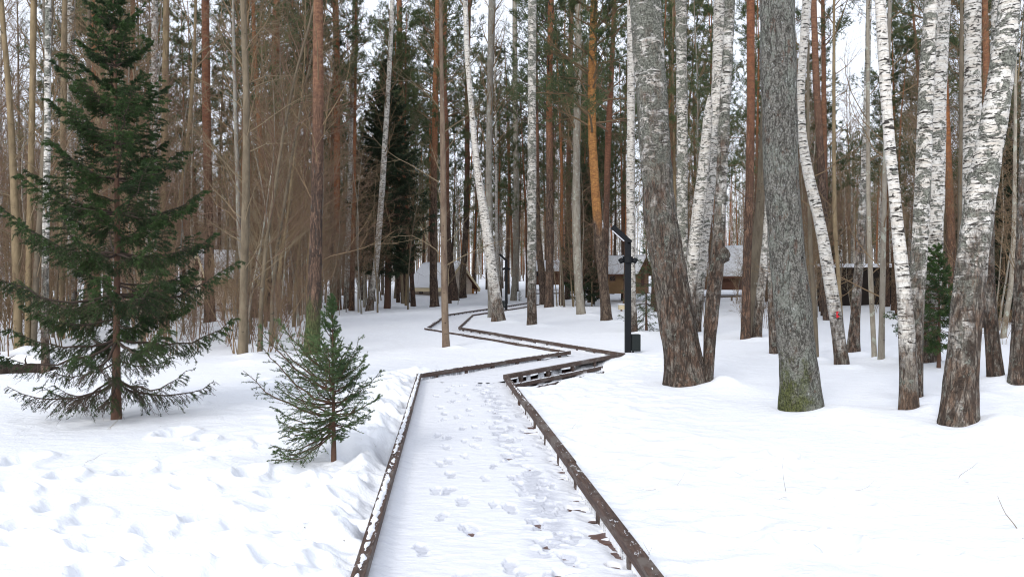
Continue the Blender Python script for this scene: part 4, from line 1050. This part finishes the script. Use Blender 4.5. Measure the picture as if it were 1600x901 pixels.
def ok(px, d, sep, clear=True):
    x, y = (px - CX) / F * d, d
    if poly_dist(np.array([x]), np.array([y]), PL)[0] < 1.2 or poly_dist(np.array([x]), np.array([y]), PR)[0] < 1.2 or inside(np.array([x]), np.array([y]))[0]: return False
    if clear and any(a - 4 < px < b + 4 and d < dd + 6 for a, b, dd in CLEAR) and rng.random() < .85: return False
    return all((x - a) ** 2 + (y - b) ** 2 > sep ** 2 for a, b in taken)
def place(kind, v, px, d, sc_, lean):
    src = VAR[kind][v]; first = src not in used
    x, y = (px - CX) / F * d, d; z = float(Hbase(x, y))
    if first: o = src; used.add(src)
    else:
        o = src.copy(); COL.objects.link(o)
        for ch in src.children:
            cc = ch.copy(); COL.objects.link(cc); cc.parent = o
    o.location = (x, y, z - .02); o.rotation_euler = (lean * rng.normal(), lean * rng.normal(), rng.random() * 6.28); o.scale = (sc_ * rng.uniform(.9, 1.12),) * 2 + (sc_,)
    placed.append((o, kind, px, d)); taken.append((x, y))
n, guard = 0, 0
while n < 520 and guard < 30000:
    guard += 1
    px = rng.uniform(-330, 1930); dm = np.interp(px, *DMIN); d = dm + (125 - dm) * rng.random() ** .85
    w = next(w for m, w in WTS if px < m); kind = ('pine', 'birch', 'bare', 'spruce')[rng.choice(4, p=w)]
    if 690 < px < 1150 and d > 68 and rng.random() < .62: continue
    if not ok(px, d, 1.3): continue
    place(kind, rng.integers(len(VAR[kind])), px, d, rng.uniform(.8, 1.15), .025); n += 1
n, guard = 0, 0
while n < 225 and guard < 30000:
    guard += 1
    px = rng.choice([rng.uniform(-200, 120), rng.uniform(200, 580), rng.uniform(200, 580), rng.uniform(560, 1000), rng.uniform(1050, 1800)])
    dm = np.interp(px, *DMIN) - (6 if px < 480 else 4); d = dm + (70 - dm) * rng.random() ** 1.3
    if not ok(px, d, .5): continue
    place('sapling', rng.integers(5), px, d, rng.uniform(.75, 1.3), .06); n += 1
n, guard = 0, 0
while n < 34 and guard < 9000:
    guard += 1
    px = rng.uniform(205, 470); d = rng.uniform(17.5, 25)
    if not ok(px, d, .4): continue
    place('shrub', rng.integers(3), px, d, rng.uniform(.5, .9), .08); n += 1
n, guard = 0, 0
while n < 62 and guard < 9000:
    guard += 1
    px = rng.uniform(1215, 1760); d = np.interp(px, *DMIN) + rng.uniform(1, 40)
    if not ok(px, d, 1.1): continue
    kind = ('bare', 'birch', 'spruce', 'pine')[rng.choice(4, p=(.66, .12, .12, .10))]
    place(kind, rng.integers(len(VAR[kind])), px, d, rng.uniform(.7, 1.), .03); n += 1
n, guard = 0, 0
while n < 84 and guard < 9000:
    guard += 1
    px = rng.choice([rng.uniform(470, 1020), rng.uniform(1020, 1560), rng.uniform(110, 470)], p=(.42, .36, .22)); d = np.interp(px, *DMIN) + rng.uniform(2, 34)
    if not ok(px, d, 1.2): continue
    place('pine', rng.integers(6), px, d, rng.uniform(.75, 1.), .025); n += 1
n, guard = 0, 0
while n < 130 and guard < 30000:
    guard += 1
    px = rng.choice([rng.uniform(-200, 130), rng.uniform(230, 460), rng.uniform(1080, 1800)])
    dm = np.interp(px, *DMIN) - 7; d = dm + (55 - dm) * rng.random() ** 1.4
    if not ok(px, d, .5): continue
    place('shrub', rng.integers(3), px, d, rng.uniform(.7, 1.3), .05); n += 1

NOUN = {'pine': ('straight pine', 'pine'), 'birch': ('white birch', 'birch'), 'bare': ('bare tree', 'bare tree'), 'spruce': ('dark spruce', 'spruce'), 'sapling': ('thin bare sapling', 'sapling'), 'shrub': ('twiggy bare shrub', 'shrub')}
GRP = {'pine': 'pines of the background wood', 'birch': 'birches of the background wood', 'bare': 'bare trees of the background wood', 'spruce': 'spruces of the background wood', 'sapling': 'bare saplings of the undergrowth', 'shrub': 'bare shrubs of the undergrowth'}
ORD = ['first', 'second', 'third', 'fourth', 'fifth', 'sixth', 'seventh', 'eighth', 'ninth', 'tenth', 'eleventh', 'twelfth']
buckets = {}
for o, kind, px, d in placed:
    zi = next(i for i, (a, b, s) in enumerate(ZONES) if a <= px < b)
    band = 'near' if d < 42 else ('mid' if d < 78 else 'deep')
    if kind in ('sapling', 'shrub'): band = 'near' if d < 30 else 'mid'
    buckets.setdefault((kind, zi, band), []).append((px, o))
BW = {'near': 'front of wood', 'mid': 'mid wood', 'deep': 'deep in wood'}
for (kind, zi, band), lst in buckets.items():
    lst.sort(key=lambda a: a[0])
    for i, (px, o) in enumerate(lst):
        lab = f"{NOUN[kind][0]} {ZONES[zi][2]}, {BW[band]}"
        if len(lst) > 1: lab += f", {ORD[min(i, 11)]} from left"
        tag(o, lab, NOUN[kind][1], GRP[kind])
for kind, lst in VAR.items():                      # kinds that found no place
    for o in lst:
        if o not in used:
            for ch in list(o.children): bpy.data.objects.remove(ch)
            bpy.data.objects.remove(o)

# far wood that reads as one mass
mb = MB()
N = 1700
a = rng.uniform(RAD(-46), RAD(46), N); thin = (a > -.10) & (a < .28); d = rng.uniform(120, 230, N); x, y = d * np.sin(a), d * np.cos(a); z = Hbase(x, y)
h = rng.uniform(14, 24, N); t = np.linspace(0, 1, 5)
P = np.stack([x[:, None] + rng.normal(0, .5, (N, 1)) * t, y[:, None] + 0 * t, z[:, None] - .3 + h[:, None] * t], -1)
R = rng.uniform(.08, .17, N)[:, None] * (1 - .8 * t)[None]
g = rng.integers(0, 3, N)
for m in range(3):
    s = g == m; mb.tubes(P[s], R[s], 5, m)
keep = ~thin | (rng.random(N) < .35); A, Ra = sprout(P[keep], R[keep], 26, .2, 1, 2.6, .8, .25, 4, .15, .03, .4, .3, .4, rmax=.03); mb.tubes(A, np.maximum(Ra, .012), 3, 3)
B, Rb = sprout(A[::1], Ra, 4, .25, 1, .5, .7, .1, 3, .2, 0, .7, .5, 0, True); mb.tubes(B, np.maximum(Rb, .009), 3, 3)
mb.tris(blades(B[: len(B) // 3], 6, .5, .05, 1.), 4)
tag(mb.build('far_forest', [M['pine'], M['birch'], M['grey'], M['twig'], M['pine_needle']]), 'far mass of trunks and bare twigs closing off the wood', 'forest', kind='stuff')

# ------------------------------------------------------------------ LIGHT, WORLD, CAMERA
SUN_EL, SUN_AZ = RAD(33), RAD(205)       # azimuth clockwise from +y: behind the camera, a little to the left
w = bpy.data.worlds.new('World'); sc.world = w; w.use_nodes = True
nt = w.node_tree; nt.nodes.clear()
o = nt.nodes.new('ShaderNodeOutputWorld'); bg = nt.nodes.new('ShaderNodeBackground'); sky = nt.nodes.new('ShaderNodeTexSky'); hs = nt.nodes.new('ShaderNodeHueSaturation')
sky.sky_type = 'NISHITA'; sky.sun_disc = False; sky.sun_elevation = SUN_EL; sky.sun_rotation = SUN_AZ; sky.dust_density = 2.5; sky.air_density = 1.0
hs.inputs['Saturation'].default_value = .35
mx = nt.nodes.new('ShaderNodeMix'); mx.data_type = 'RGBA'; mx.inputs[0].default_value = .72; mx.inputs[7].default_value = (5.9, 6.3, 7.15, 1)
nt.links.new(sky.outputs[0], hs.inputs['Color']); nt.links.new(hs.outputs[0], mx.inputs[6]); nt.links.new(mx.outputs[2], bg.inputs[0]); nt.links.new(bg.outputs[0], o.inputs[0])
bg.inputs[1].default_value = .15
L = bpy.data.lights.new('sun', 'SUN'); L.energy = 1.5; L.angle = RAD(20); L.color = (1., .97, .92)
so = bpy.data.objects.new('sun', L); COL.objects.link(so)
so.rotation_euler = (math.pi / 2 - SUN_EL, 0, math.pi - SUN_AZ)
cam = bpy.data.cameras.new('camera'); co = bpy.data.objects.new('camera', cam); COL.objects.link(co)
cam.sensor_width = 36; cam.lens = 36 * F / 1600; cam.clip_end = 3000; cam.clip_start = .05
co.location = (0, 0, EYE); co.rotation_euler = (math.pi / 2 - math.atan((450.5 - HY) / F), 0, 0)
sc.camera = co
sc.view_settings.view_transform = 'Standard'; sc.view_settings.look = 'None'; sc.view_settings.gamma = 1; sc.view_settings.exposure = .47
sc.view_settings.use_curve_mapping = False
sc.cycles.filter_width = 1.1; sc.cycles.max_bounces = 8; sc.cycles.diffuse_bounces = 6; sc.cycles.use_denoising = True
